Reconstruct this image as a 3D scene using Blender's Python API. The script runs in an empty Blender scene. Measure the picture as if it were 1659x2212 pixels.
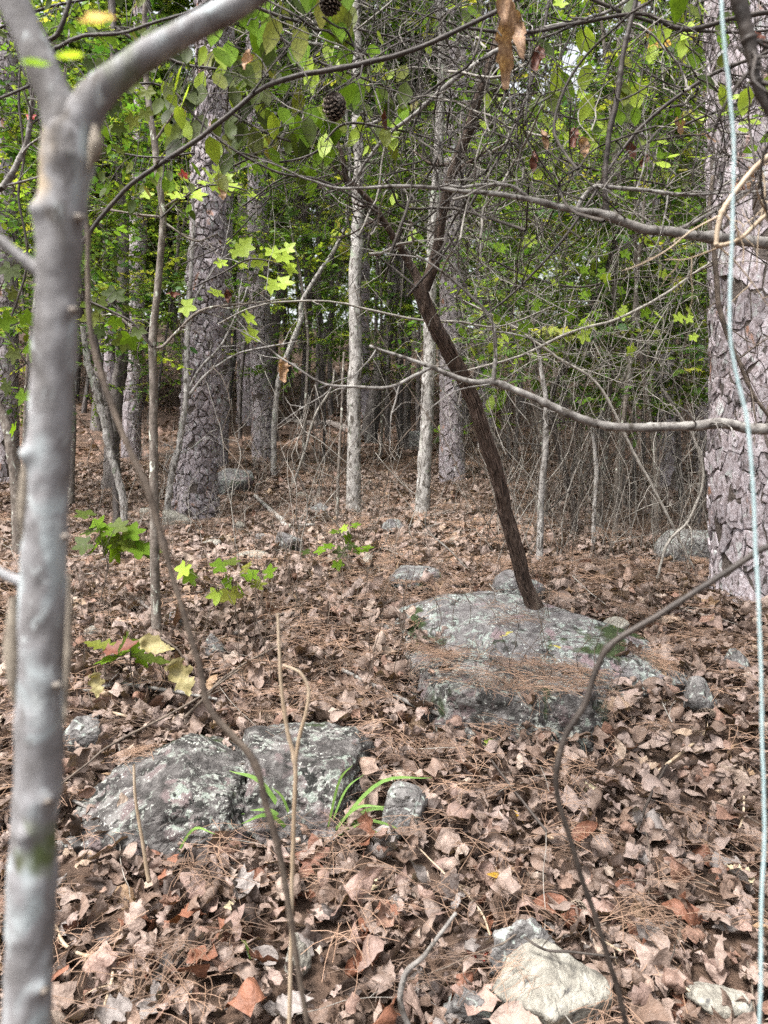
import bpy, math, random
import numpy as np
from mathutils import Vector, Matrix
SC = bpy.context.scene
R = math.radians

# ------------------------------------------------------------------ camera, world, sun, exposure
EYE = 1.5
PITCH = R(-4.5)
HALF = 0.499                      # tangent of half the horizontal field of view
cam = bpy.data.objects.new('camera', bpy.data.cameras.new('camera'))
SC.collection.objects.link(cam)
cam.location = (0, 0, EYE)
cam.rotation_euler = (R(90) + PITCH, 0, 0)
cam.data.sensor_fit = 'HORIZONTAL'; cam.data.sensor_width = 36; cam.data.lens = 18 / HALF
cam.data.clip_start = 0.05; cam.data.clip_end = 1000
cam.data.dof.use_dof = True; cam.data.dof.focus_distance = 3.6; cam.data.dof.aperture_fstop = 6.0
SC.camera = cam

world = bpy.data.worlds.new('World'); SC.world = world; world.use_nodes = True
nt = world.node_tree; nt.nodes.clear()
wo = nt.nodes.new('ShaderNodeOutputWorld'); bg = nt.nodes.new('ShaderNodeBackground')
sky = nt.nodes.new('ShaderNodeTexSky'); sky.sky_type = 'NISHITA'; sky.sun_disc = False
SUN_EL, SUN_AZ = R(64), R(232)
sky.sun_elevation = SUN_EL; sky.sun_rotation = SUN_AZ
sky.air_density = 1.0; sky.dust_density = 6.0; sky.ozone_density = 1.0
hs = nt.nodes.new('ShaderNodeHueSaturation'); hs.inputs['Saturation'].default_value = 0.22; hs.inputs['Value'].default_value = 1.0
nt.links.new(sky.outputs[0], hs.inputs['Color']); nt.links.new(hs.outputs[0], bg.inputs[0])
bg.inputs[1].default_value = 0.09
nt.links.new(bg.outputs[0], wo.inputs[0])
sl = bpy.data.lights.new('sun', 'SUN'); sl.energy = 1.5; sl.angle = R(13); sl.color = (1, .97, .93)
so = bpy.data.objects.new('sun', sl); SC.collection.objects.link(so)
so.rotation_euler = (R(90) - SUN_EL, 0, math.pi - SUN_AZ)
SC.view_settings.view_transform = 'Standard'; SC.view_settings.look = 'None'
SC.view_settings.gamma = 1; SC.view_settings.use_curve_mapping = False
SC.view_settings.exposure = 2.3
cy = SC.cycles if hasattr(SC, 'cycles') else None
if cy:
    cy.max_bounces = 5; cy.diffuse_bounces = 3; cy.glossy_bounces = 2; cy.transmission_bounces = 3; cy.transparent_max_bounces = 4
    cy.use_adaptive_sampling = True; cy.adaptive_threshold = 0.02
    cy.caustics_reflective = False; cy.caustics_refractive = False
    cy.sample_clamp_indirect = 6; cy.use_denoising = False

# ------------------------------------------------------------------ numbers
def RNG(s): return np.random.default_rng(s)
def _h(ix, iy, iz, seed):
    h = (ix.astype(np.int64) * 374761393 + iy.astype(np.int64) * 668265263 + iz.astype(np.int64) * 2147483647 + seed * 974634777) & 0xffffffff
    h = ((h ^ (h >> 13)) * 1274126177) & 0xffffffff
    h = ((h ^ (h >> 16)) * 2246822519) & 0xffffffff
    return ((h ^ (h >> 15)) & 0xffffff) / 16777215.0
def vnoise(P, seed=0):
    P = np.asarray(P, float); i = np.floor(P); f = P - i; f = f * f * (3 - 2 * f); i = i.astype(np.int64)
    r = 0
    for dx in (0, 1):
        wx = f[..., 0] if dx else 1 - f[..., 0]
        for dy in (0, 1):
            wy = f[..., 1] if dy else 1 - f[..., 1]
            for dz in (0, 1):
                wz = f[..., 2] if dz else 1 - f[..., 2]
                r = r + wx * wy * wz * _h(i[..., 0] + dx, i[..., 1] + dy, i[..., 2] + dz, seed)
    return r * 2 - 1
def fbm(P, oct=4, seed=0, gain=.5):
    P = np.asarray(P, float); a, s, t = 1., 0., 0
    for k in range(oct):
        t = t + a * vnoise(P * 2.03 ** k, seed + k * 17); s += a; a *= gain
    return t / s

GY = np.array([-30, -4, 1.0, 1.95, 2.6, 3.1, 3.5, 4.1, 5.0, 8.0, 10.5, 13, 19, 27, 34, 42, 60, 75, 400.])
GZ = np.array([-1.2, -.4, -.2, -.03, .08, .23, .36, .54, .66, .80, 1.03, 1.23, 2.01, 3.5, 5.1, 7.1, 10.6, 11.5, 8.0])
def g(X, Y):
    X = np.asarray(X, float); Y = np.asarray(Y, float)
    z = np.interp(Y, GY, GZ)
    k = np.clip(Y / 8, .25, 3)
    P = np.stack([X, Y, X * 0], -1)
    z = z + .16 * k * fbm(P * .35, 3, 5) + .035 * fbm(P * 2.2, 3, 9) - .16 * k * fbm(np.stack([0 * Y, Y, Y * 0], -1) * .35, 3, 5)
    return z + .0015 * X * X * np.clip(Y / 10, 0, 2)
def gz(x, y): return float(g(np.array([x]), np.array([y]))[0])

def ray(x, y):
    nx = (x - 829.5) / 829.5 * HALF; ny = (1106 - y) / 829.5 * HALF
    d = Vector((nx, math.cos(PITCH) - ny * math.sin(PITCH), math.sin(PITCH) + ny * math.cos(PITCH)))
    return d / d.y
def W(x, y, d):                      # the point seen in direction (x, y), d metres ahead
    r = ray(x, y); return np.array([r.x * d, d, EYE + r.z * d])
def px(w, d): return w * .998 / 1659 * d * 1.0
def G(x, y):                         # where that direction meets the ground
    r = ray(x, y); t = np.linspace(1.0, 60, 6000)
    below = (EYE + r.z * t) <= g(r.x * t, t)
    d = t[np.argmax(below)] if below.any() else 45.
    return np.array([r.x * d, d, gz(r.x * d, d)])

# ------------------------------------------------------------------ materials
MATS = {}
def rgb(c): return (c[0], c[1], c[2], 1)
def mat(name, ramp, scale=8, stretch=(1, 1, 1), detail=6, rough=.8, bump=None, blotch=(), rand=0., tint=0., transl=0., spec=.3, randramp=None, dist=0.3, hue=0.):
    m = bpy.data.materials.new(name); m.use_nodes = True; N = m.node_tree.nodes; L = m.node_tree.links; N.clear()
    def new(t, **k):
        n = N.new(t)
        for a, b in k.items(): setattr(n, a, b)
        return n
    out = new('ShaderNodeOutputMaterial'); bs = new('ShaderNodeBsdfPrincipled')
    bs.inputs['Roughness'].default_value = rough; bs.inputs['Specular IOR Level'].default_value = spec
    tc = new('ShaderNodeTexCoord'); mp = new('ShaderNodeMapping'); mp.inputs['Scale'].default_value = stretch
    L.new(tc.outputs['Object'], mp.inputs[0])
    def noise(s, det=6, ds=0.3, src=None):
        n = new('ShaderNodeTexNoise'); n.inputs['Scale'].default_value = s; n.inputs['Detail'].default_value = det; n.inputs['Distortion'].default_value = ds
        L.new(src or mp.outputs[0], n.inputs['Vector']); return n
    def rampn(stops, fac):
        r = new('ShaderNodeValToRGB'); e = r.color_ramp.elements
        while len(e) < len(stops): e.new(.5)
        for k, (p, c) in enumerate(stops): e[k].position = p; e[k].color = rgb(c) if hasattr(c, '__len__') else (c, c, c, 1)
        L.new(fac, r.inputs[0]); return r.outputs[0]
    def mix(f, a, b, mode='MIX'):
        x = new('ShaderNodeMix', data_type='RGBA', blend_type=mode)
        for s, v in ((0, f), (6, a), (7, b)):
            if hasattr(v, 'is_output'): L.new(v, x.inputs[s])
            elif s == 0: x.inputs[0].default_value = v
            else: x.inputs[s].default_value = rgb(v)
        return x.outputs[2]
    n0 = noise(scale, detail, dist)
    col = rampn(ramp, n0.outputs[0])
    oi = new('ShaderNodeObjectInfo')
    if randramp:
        col = mix(.82, col, rampn(randramp, oi.outputs['Random']))
        col = mix(1, col, rampn([(.3, .72), (.7, 1.25)], n0.outputs[0]), 'MULTIPLY')
    for bl in blotch:
        c, s, th, soft = bl[:4]; bn = noise(s, 5, .6); f = rampn([(th, 0.), (min(1, th + soft), 1.)], bn.outputs[0])
        if len(bl) > 4:
            lf = rampn([(.46, 0.), (.54, 1.)], noise(bl[4], 4, .8).outputs[0]); mu = new('ShaderNodeMath', operation='MULTIPLY'); L.new(f, mu.inputs[0]); L.new(lf, mu.inputs[1]); f = mu.outputs[0]
        col = mix(f, col, c)
    def value(fac, lo, hi):
        nonlocal col
        mr = new('ShaderNodeMapRange'); mr.inputs[3].default_value = lo; mr.inputs[4].default_value = hi
        L.new(fac, mr.inputs[0]); h = new('ShaderNodeHueSaturation'); L.new(mr.outputs[0], h.inputs['Value']); L.new(col, h.inputs['Color']); col = h.outputs[0]
    if rand: value(oi.outputs['Random'], 1 - rand, 1 + rand)
    if tint:
        at = new('ShaderNodeAttribute'); at.attribute_name = 'tint'; value(at.outputs['Fac'], 1 - tint, 1 + tint)
        if hue:
            mr = new('ShaderNodeMapRange'); mr.inputs[3].default_value = .5 - hue; mr.inputs[4].default_value = .5 + hue
            mul = new('ShaderNodeMath', operation='MULTIPLY'); mul.inputs[1].default_value = 7.31; fr = new('ShaderNodeMath', operation='FRACT')
            L.new(at.outputs['Fac'], mul.inputs[0]); L.new(mul.outputs[0], fr.inputs[0]); L.new(fr.outputs[0], mr.inputs[0])
            h = new('ShaderNodeHueSaturation'); L.new(mr.outputs[0], h.inputs['Hue']); L.new(col, h.inputs['Color']); col = h.outputs[0]
    L.new(col, bs.inputs['Base Color'])
    if bump:
        bn = noise(bump[0], 8, .4); b = new('ShaderNodeBump'); b.inputs['Strength'].default_value = bump[1]; b.inputs['Distance'].default_value = bump[2]
        L.new(bn.outputs[0], b.inputs['Height']); L.new(b.outputs[0], bs.inputs['Normal'])
    if transl:
        tr = new('ShaderNodeBsdfTranslucent'); L.new(mix(1, col, (1.25, 1.2, .6), 'MULTIPLY'), tr.inputs[0])
        ms = new('ShaderNodeMixShader'); ms.inputs[0].default_value = transl
        L.new(bs.outputs[0], ms.inputs[1]); L.new(tr.outputs[0], ms.inputs[2]); L.new(ms.outputs[0], out.inputs[0])
    else: L.new(bs.outputs[0], out.inputs[0])
    MATS[name] = m; return m

M = {}
M['soil'] = mat('soil', [(.3, (.03, .019, .013)), (.55, (.065, .04, .027)), (.75, (.11, .068, .047))], 9, bump=(60, .8, .02))
DEADC = {'tan': (0.227, 0.168, 0.139), 'brown': (0.122, 0.080, 0.059), 'russet': (0.160, 0.067, 0.038), 'grey': (0.189, 0.164, 0.151), 'dark': (0.050, 0.034, 0.027), 'pink': (0.225, 0.152, 0.125)}
for k, c in DEADC.items():
    c = np.array(c); M['dead_' + k] = mat('dead_' + k, [(.25, tuple(c * .62)), (.5, tuple(c)), (.8, tuple(np.minimum(c * 1.3, .8)))], 3.2, rand=.22, rough=.62, bump=(9, .35, .03), transl=.08, spec=.45)
M['dead_mix'] = mat('dead_mix', [(.3, (0.200, 0.130, 0.090)), (.7, (0.420, 0.320, 0.250))], 3.2, rough=.62, bump=(9, .35, .03), transl=.08, spec=.45, rand=0.0,
    randramp=[(0, (0.050, 0.031, 0.024)), (.16, (0.092, 0.059, 0.044)), (.32, (0.168, 0.122, 0.101)), (.46, (0.227, 0.172, 0.147)), (.58, (0.101, 0.059, 0.040)), (.7, (0.252, 0.189, 0.168)), (.8, (0.143, 0.109, 0.097)), (.88, (0.143, 0.063, 0.038)), (.95, (0.302, 0.244, 0.202)), (1, (0.218, 0.134, 0.067))])
M['dead_far'] = mat('dead_far', [(.3, (.2, .13, .09)), (.7, (.42, .32, .25))], 3.2, rough=.7, transl=.08,
    randramp=[(0, (0.057, 0.030, 0.021)), (.3, (0.107, 0.059, 0.043)), (.55, (0.164, 0.102, 0.078)), (.75, (0.230, 0.160, 0.127)), (.9, (0.131, 0.061, 0.041)), (1, (0.312, 0.246, 0.205))])
M['needle'] = mat('needle', [(.3, (.10, .06, .040)), (.7, (.24, .155, .105))], 5, rough=.6, rand=.6)
M['leaf_green'] = mat('leaf_green', [(.3, (.05, .10, .02)), (.7, (.09, .17, .035))], 14, rough=.55, transl=.55, tint=.35, hue=.03, spec=.25,
    randramp=[(0, (.04, .085, .014)), (.35, (.085, .155, .025)), (.7, (.15, .24, .035)), (.9, (.26, .34, .05)), (1, (.38, .38, .07))])
M['leaf_dark'] = mat('leaf_dark', [(.3, (.03, .055, .015)), (.7, (.06, .10, .025))], 14, rough=.55, transl=.5, tint=.35, hue=.03, spec=.25,
    randramp=[(0, (.035, .06, .016)), (.5, (.075, .125, .03)), (1, (.16, .22, .055))])
M['leaf_lime'] = mat('leaf_lime', [(.3, (.26, .38, .04)), (.7, (.40, .52, .07))], 20, rough=.5, transl=.5, rand=.15)
M['leaf_mid'] = mat('leaf_mid', [(.3, (.10, .19, .015)), (.7, (.18, .30, .028))], 20, rough=.7, spec=.1, transl=.62, rand=.25)
M['leaf_yellow'] = mat('leaf_yellow', [(.35, (.5, .42, .05)), (.6, (.6, .30, .06))], 30, rough=.5, transl=.4)
M['leaf_red'] = mat('leaf_red', [(.3, (.32, .03, .03)), (.7, (.45, .08, .06))], 20, rough=.5, transl=.2)
M['leaf_wilted'] = mat('leaf_wilted', [(.3, (.17, .15, .06)), (.7, (.30, .25, .12))], 20, rough=.6, transl=.2)
M['leaf_curled'] = mat('leaf_curled', [(.3, (.13, .065, .035)), (.7, (.40, .26, .16))], 22, rough=.6, transl=.25, rand=.2)
M['leaf_rust'] = mat('leaf_rust', [(.3, (.06, .018, .012)), (.7, (.13, .045, .025))], 22, rough=.6, transl=.12, rand=.2)
M['cream'] = mat('cream_leaf', [(.3, (.33, .28, .17)), (.7, (.45, .40, .27))], 20, rough=.6, transl=.1)
M['twig_dark'] = mat('twig_dark', [(.3, (.015, .012, .010)), (.7, (.05, .042, .035))], 30, rough=.8, rand=.2)
M['twig_grey'] = mat('twig_grey', [(.3, (0.072, 0.062, 0.055)), (.5, (0.169, 0.156, 0.143)), (.75, (0.325, 0.312, 0.286))], 30, rough=.8, bump=(90, .5, .004), blotch=(((0.052, 0.044, 0.036), 42, .54, .10),))
M['twig_pale'] = mat('twig_pale', [(.3, (.15, .135, .115)), (.7, (.34, .315, .28))], 30, rough=.8, rand=.2)
M['stem_dry'] = mat('stem_dry', [(.3, (.23, .165, .105)), (.7, (.43, .35, .26))], 30, stretch=(1, 1, .2), rough=.7)
M['vine_brown'] = mat('vine_brown', [(.3, (.05, .038, .03)), (.7, (.14, .11, .085))], 26, rough=.7, bump=(80, .4, .004))
M['vine_dark'] = mat('vine_dark', [(.3, (.018, .014, .012)), (.7, (.06, .048, .04))], 26, rough=.6, bump=(80, .4, .004))
M['smooth_bark'] = mat('smooth_bark', [(.3, (0.081, 0.074, 0.070)), (.45, (0.162, 0.155, 0.155)), (.6, (0.236, 0.232, 0.238)), (.75, (0.311, 0.311, 0.317))], 26, stretch=(1, 1, .55), rough=.75, bump=(70, .5, .004),
    blotch=(((.30, .33, .335), 26, .53, .10), ((.07, .06, .052), 30, .60, .10), ((.34, .36, .36), 60, .58, .06, 9), ((.30, .24, .17), 8, .66, .06), ((.08, .10, .04), 11, .65, .07)))
M['white_bark'] = mat('white_bark', [(.3, (0.138, 0.127, 0.115)), (.5, (0.275, 0.258, 0.241)), (.7, (0.413, 0.396, 0.373))], 26, stretch=(1, 1, .45), rough=.85, bump=(60, .8, .012),
    blotch=(((.075, .065, .055), 30, .55, .06), ((.22, .25, .19), 12, .60, .1)))
M['sapling_bark'] = mat('sapling_bark', [(.3, (0.072, 0.060, 0.048)), (.55, (0.144, 0.120, 0.102)), (.8, (0.264, 0.246, 0.216))], 34, stretch=(1, 1, .6), rough=.85, bump=(80, .6, .006), blotch=(((0.480, 0.504, 0.432), 24, .60, .08),))
M['cedar_bark'] = mat('cedar_bark', [(.3, (.02, .014, .011)), (.5, (.055, .037, .028)), (.72, (.125, .088, .068))], 60, stretch=(1, 1, .16), rough=.9, bump=(60, 1., .02))
M['cedar_strip'] = mat('cedar_strip', [(.3, (.03, .02, .015)), (.5, (.085, .058, .045)), (.75, (.19, .14, .115))], 50, stretch=(1, 1, .3), rough=.9)
M['pine_crack'] = mat('pine_crack', [(.3, (.045, .036, .031)), (.7, (.11, .09, .078))], 40, rough=.95, bump=(60, .8, .01))
M['pine_plate'] = mat('pine_plate', [(.28, (.12, .095, .094)), (.45, (.24, .205, .212)), (.62, (.33, .30, .315)), (.8, (.43, .41, .425))], 46, stretch=(1, 1, .5), rough=.85, tint=.3, bump=(75, .9, .008),
    blotch=(((.27, .15, .105), 9, .64, .05), ((.05, .042, .038), 34, .58, .07), ((.33, .34, .33), 20, .60, .08)))
M['pine_plate_brown'] = mat('pine_plate_brown', [(.28, (.075, .062, .060)), (.5, (.155, .132, .132)), (.75, (.25, .225, .228))], 36, stretch=(1, 1, .5), rough=.85, tint=.38, bump=(60, .9, .01),
    blotch=(((.17, .075, .05), 7, .64, .08), ((.04, .033, .03), 26, .60, .08), ((.22, .22, .21), 13, .6, .1)))
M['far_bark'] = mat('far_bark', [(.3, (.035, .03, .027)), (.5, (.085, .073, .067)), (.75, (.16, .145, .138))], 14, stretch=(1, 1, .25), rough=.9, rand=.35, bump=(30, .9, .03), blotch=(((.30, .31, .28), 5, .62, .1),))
M['rock_lichen'] = mat('rock_lichen', [(.28, (.04, .036, .036)), (.45, (.095, .088, .088)), (.62, (.15, .142, .14)), (.8, (.23, .22, .215))], 16, rough=.9, detail=9, bump=(45, 1., .02),
    blotch=(((.19, .215, .195), 34, .51, .04, 5), ((.31, .335, .31), 80, .57, .03, 8), ((.16, .12, .125), 7, .58, .06), ((.03, .03, .027), 28, .55, .05, 4), ((.025, .038, .012), 4.2, .60, .05), ((.30, .26, .05), 8.5, .70, .02)))
M['rock_dark'] = mat('rock_dark', [(.28, (0.016, 0.015, 0.013)), (.45, (0.043, 0.039, 0.037)), (.62, (0.095, 0.088, 0.084)), (.8, (0.190, 0.179, 0.168))], 20, rough=.9, detail=9, bump=(45, 1., .025),
    blotch=(((.15, .142, .135), 9, .54, .05), ((.22, .23, .205), 46, .55, .03, 6), ((.11, .085, .083), 10, .56, .08), ((.17, .19, .165), 20, .57, .03, 5), ((.36, .36, .33), 80, .61, .02, 8), ((.018, .018, .016), 30, .55, .04, 6), ((.025, .036, .013), 4.0, .62, .06)))
M['rock_pale'] = mat('rock_pale', [(.3, (0.114, 0.106, 0.092)), (.45, (0.185, 0.172, 0.145)), (.6, (0.255, 0.242, 0.207)), (.8, (0.352, 0.339, 0.308))], 22, rough=.9, detail=9, bump=(45, 1., .018), blotch=(((0.088, 0.084, 0.079), 34, .58, .06, 5), ((0.246, 0.202, 0.141), 6, .6, .1)))
M['rock_grey'] = mat('rock_grey', [(.3, (.06, .056, .054)), (.5, (.14, .132, .127)), (.75, (.25, .245, .235))], 18, rough=.9, detail=9, bump=(45, 1., .02), blotch=(((.28, .31, .28), 30, .58, .05), ((.04, .036, .032), 20, .60, .06)))
M['scar'] = mat('scar', [(.3, (.12, .10, .08)), (.7, (.25, .215, .17))], 30, rough=.8, bump=(60, .5, .005))
M['moss'] = mat('moss', [(.3, (.03, .045, .012)), (.7, (.08, .10, .025))], 40, rough=.95, bump=(120, 1, .01))
M['cone'] = mat('cone', [(.3, (.014, .010, .008)), (.7, (.05, .032, .024))], 60, rough=.7)
M['cone_tip'] = mat('cone_tip', [(.3, (.10, .078, .06)), (.7, (.26, .21, .16))], 60, rough=.7)
M['grass'] = mat('grass', [(.3, (.13, .26, .05)), (.7, (.24, .38, .10))], 20, rough=.45, transl=.35)
M['wire'] = mat('wire', [(.3, (.28, .38, .39)), (.7, (.42, .53, .54))], 30, rough=.5)
M['log'] = mat('log', [(.3, (.09, .075, .065)), (.7, (.24, .21, .19))], 20, stretch=(1, 1, 1), rough=.9, bump=(50, .8, .02))

# ------------------------------------------------------------------ objects
def mesh(name, V, F, mats, smooth=True, tint=None, mi=None):
    me = bpy.data.meshes.new(name); V = np.asarray(V, np.float32).reshape(-1, 3)
    F = [np.asarray(f, np.int32) for f in (F if isinstance(F, list) else [F]) if len(f)]
    me.vertices.add(len(V)); me.vertices.foreach_set('co', V.ravel())
    nl = sum(f.size for f in F); npoly = sum(len(f) for f in F)
    me.loops.add(nl); me.polygons.add(npoly)
    me.loops.foreach_set('vertex_index', np.concatenate([f.ravel() for f in F]))
    tot = np.concatenate([np.full(len(f), f.shape[1]) for f in F]); st = np.concatenate([[0], np.cumsum(tot)[:-1]])
    me.polygons.foreach_set('loop_start', st.astype(np.int32)); me.polygons.foreach_set('loop_total', tot.astype(np.int32))
    me.polygons.foreach_set('use_smooth', np.full(npoly, smooth))
    for m in (mats if isinstance(mats, (list, tuple)) else [mats]): me.materials.append(m)
    if mi is not None: me.polygons.foreach_set('material_index', np.asarray(mi, np.int32))
    if tint is not None:
        a = me.attributes.new('tint', 'FLOAT', 'POINT'); a.data.foreach_set('value', np.asarray(tint, np.float32))
    me.update(calc_edges=True); me.validate(); return me
def link(name, data, parent=None, loc=(0, 0, 0), kind=None):
    o = bpy.data.objects.new(name, data); SC.collection.objects.link(o); o.location = loc
    if parent is not None: o.parent = parent
    if kind: o['kind'] = kind
    return o
LABELS = set()
def tag(o, label, cat, group=None, kind=None):
    o['label'] = label
    if cat: o['category'] = cat
    if group: o['group'] = group
    if kind: o['kind'] = kind
    return o
def thing(name, label, cat, loc, group=None):
    return tag(link(name, None, None, loc), label, cat, group)

class Acc:                          # collects numpy pieces into one mesh
    def __init__(s): s.V = []; s.Q = []; s.T = []; s.n = 0; s.t = []
    def add(s, V, Q=(), T=(), tint=.5):
        V = np.asarray(V, float)
        if len(Q): s.Q.append(np.asarray(Q, int) + s.n)
        if len(T): s.T.append(np.asarray(T, int) + s.n)
        s.V.append(V); s.t.append(np.full(len(V), tint)); s.n += len(V)
    def mesh(s, name, m, smooth=True, tint=False, org=None):
        V = np.concatenate(s.V)
        if org is not None: V = V - np.asarray(org)
        F = ([np.concatenate(s.Q)] if s.Q else []) + ([np.concatenate(s.T)] if s.T else [])
        return mesh(name, V, F, m, smooth, np.concatenate(s.t) if tint else None)

def spline(P, n):                   # Catmull-Rom through the rows of P
    P = np.asarray(P, float)
    if len(P) < 3: return np.stack([np.interp(np.linspace(0, 1, n), np.linspace(0, 1, len(P)), P[:, k]) for k in range(P.shape[1])], -1)
    E = np.concatenate([[2 * P[0] - P[1]], P, [2 * P[-1] - P[-2]]]); t = np.linspace(0, len(P) - 1 - 1e-9, n); i = t.astype(int); f = (t - i)[:, None]
    a, b, c, d = E[i], E[i + 1], E[i + 2], E[i + 3]
    return .5 * (2 * b + (c - a) * f + (2 * a - 5 * b + 4 * c - d) * f ** 2 + (3 * b - a - 3 * c + d) * f ** 3)
def tube(P, r, sides=6, disp=None, cap=True):
    P = np.asarray(P, float); n = len(P); r = np.broadcast_to(np.asarray(r, float), (n,))
    T = np.gradient(P, axis=0); T /= np.linalg.norm(T, axis=1)[:, None] + 1e-12
    up = np.array([1, 0, 0.]) if abs(T[0][0]) < .8 else np.array([0, 1., 0])
    U = np.zeros_like(P); u = np.cross(T[0], up); u /= np.linalg.norm(u)
    for k in range(n):
        u = u - T[k] * (u @ T[k]); u = u / (np.linalg.norm(u) + 1e-12); U[k] = u
    B = np.cross(T, U); a = np.linspace(0, 2 * math.pi, sides, endpoint=False)
    D = U[:, None] * np.cos(a)[None, :, None] + B[:, None] * np.sin(a)[None, :, None]
    V = P[:, None] + D * r[:, None, None]
    if disp is not None: V = V + D * (disp(V) * r[:, None])[..., None]
    V = V.reshape(-1, 3)
    i = np.arange(n - 1)[:, None] * sides; j = np.arange(sides)[None]; k = (j + 1) % sides
    Q = np.stack([i + j, i + k, i + sides + k, i + sides + j], -1).reshape(-1, 4)
    Tt = []
    if cap:
        V = np.concatenate([V, P[-1:] + T[-1:] * r[-1] * .3]); b = (n - 1) * sides
        Tt = np.stack([b + j[0], b + k[0], np.full(sides, len(V) - 1)], -1)
    return V, Q, Tt
def wobble(P, amp, freq, seed):
    P = np.array(P, float); s = np.concatenate([[0], np.cumsum(np.linalg.norm(np.diff(P, axis=0), axis=1))])
    o = np.stack([fbm(np.stack([s * freq, s * 0 + k * 9.3, s * 0 + seed * 1.7], -1), 3, seed + k) for k in range(3)], -1)
    return P + o * amp * np.minimum(1, s / (s[-1] + 1e-9) * 8)[:, None]
def side_twigs(acc, P, r, n, lo, hi, rt, seed, depth=1, sides=4, droop=-.1, spread=1., t0=.1, curl=.35):
    q = RNG(seed); P = np.asarray(P); tips = []
    r = np.broadcast_to(np.asarray(r, float), (len(P),))
    for _ in range(n):
        t = q.uniform(t0, 1); k = min(len(P) - 2, int(t * (len(P) - 1))); T = P[k + 1] - P[k]; T = T / (np.linalg.norm(T) + 1e-9)
        d = T * .5 + q.normal(size=3) * .6 * spread; d /= np.linalg.norm(d); Ln = q.uniform(lo, hi); m = 7
        pts = [P[k]]; dd = d
        for j in range(m - 1):
            dd = dd + q.normal(size=3) * curl * .5 + np.array([0, 0, droop]) * .3; dd /= np.linalg.norm(dd); pts.append(pts[-1] + dd * Ln / (m - 1))
        pts = spline(pts, 11); rr = min(rt, r[k] * .7)
        acc.add(*tube(pts, np.linspace(rr, rr * .3, 11), sides)); tips.append(pts)
        if depth > 1: tips += side_twigs(acc, pts, np.linspace(rr, rr * .3, 11), 3, lo * .5, hi * .5, rt * .6, int(q.integers(1e9)), depth - 1, sides, droop, spread, .2, curl)
    return tips

# ------------------------------------------------------------------ leaf shapes (unit length along +Y, base at the origin)
def strip_leaf(h, nt=9, nc=5, fold=.25, curl=0., roll=0., crump=.0, seed=0, petiole=.0):
    q = RNG(seed); t = np.linspace(0, 1, nt); c = np.linspace(-1, 1, nc)
    hw = np.array([h(a) for a in t])
    X = c[None] * hw[:, None] * (1 + .08 * q.normal(size=(nt, nc))); Y = t[:, None] + 0 * X + .02 * np.abs(c)[None] * q.normal(size=(nt, nc)); Z = fold * np.abs(X)
    V = np.stack([X, Y, Z], -1).reshape(-1, 3)
    return bend(V, curl, roll, crump, seed), grid_faces(nt, nc)
def grid_faces(a, b):
    i = np.arange(a - 1)[:, None] * b; j = np.arange(b - 1)[None]
    return np.stack([i + j, i + j + 1, i + j + b + 1, i + j + b], -1).reshape(-1, 4)
def bend(V, curl, roll, crump, seed):
    V = V.copy(); V[:, 2] += crump * fbm(V * 3.1 + seed * 3.7, 2, seed) 
    if abs(curl) > 1e-3:
        k = curl; y = V[:, 1] - .5; z = V[:, 2]; V[:, 1] = .5 + np.sin(k * y) * (1 / k - z); V[:, 2] = 1 / k - np.cos(k * y) * (1 / k - z)
    if abs(roll) > 1e-3:
        k = roll; x = V[:, 0]; z = V[:, 2]; V[:, 0] = np.sin(k * x) * (1 / k - z * .6); V[:, 2] = z * .6 + (1 - np.cos(k * x)) / k
    return V
def star_leaf(lobes=5, rings=3, deep=.74, fold=.12, curl=0, roll=0, crump=0, seed=0, per=4):
    q = RNG(seed + 50); n = lobes * per; A = []
    spread = R(250) if lobes == 5 else R(190)
    out = []
    for k in range(lobes):
        ang = -spread / 2 + spread * k / (lobes - 1); Ln = (1.0, .98, .74)[min(2, abs(k - lobes // 2))] * .58 * q.uniform(.92, 1.08)
        out.append((ang, Ln))
    O = []
    for k, (a, Ln) in enumerate(out):
        prev = -spread / 2 - R(28) if k == 0 else (out[k - 1][0] + a) / 2
        nxt = spread / 2 + R(28) if k == lobes - 1 else (out[k + 1][0] + a) / 2
        O.append((prev, .58 * deep * (.75 if k else .6))); O.append((a * .55 + prev * .45, Ln * .80)); O.append((a, Ln)); O.append((a * .55 + nxt * .45, Ln * .80))
    O.append((spread / 2 + R(28), .58 * deep * .6))
    O = np.array(O); n = len(O); D = np.stack([np.sin(O[:, 0]), np.cos(O[:, 0])], -1); V = [[0, .32, 0]]
    for rr in np.linspace(0, 1, rings + 1)[1:]:
        for k in range(n): V.append([D[k, 0] * O[k, 1] * rr, .32 + D[k, 1] * O[k, 1] * rr, fold * O[k, 1] * rr * (1 if k % 4 in (0,) else .2)])
    V = np.array(V); T = [[0, k + 1, k + 2] for k in range(n - 1)]; Q = []
    for a in range(rings - 1):
        b = 1 + a * n
        for k in range(n - 1): Q.append([b + k, b + n + k, b + n + k + 1, b + k + 1])
    V[:, 1] -= .0
    return bend(V, curl, roll, crump, seed), np.array(Q).reshape(-1, 4), np.array(T)
ov = lambda w, p=.8: (lambda t: w * math.sin(math.pi * min(1, t ** p)) ** .85 + .004)
def oak(w, n=3.5, d=.55): return lambda t: w * (math.sin(math.pi * t ** .75) ** .7 + .02) * (1 - d * (math.cos(t * n * 2 * math.pi) * .5 + .5)) + .01
def ragged(w, s): return lambda t: w * math.sin(math.pi * t ** .8) ** .7 * (1 + .22 * math.sin(t * 23 + s) + .15 * math.sin(t * 41 + s * 2)) + .01

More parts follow.
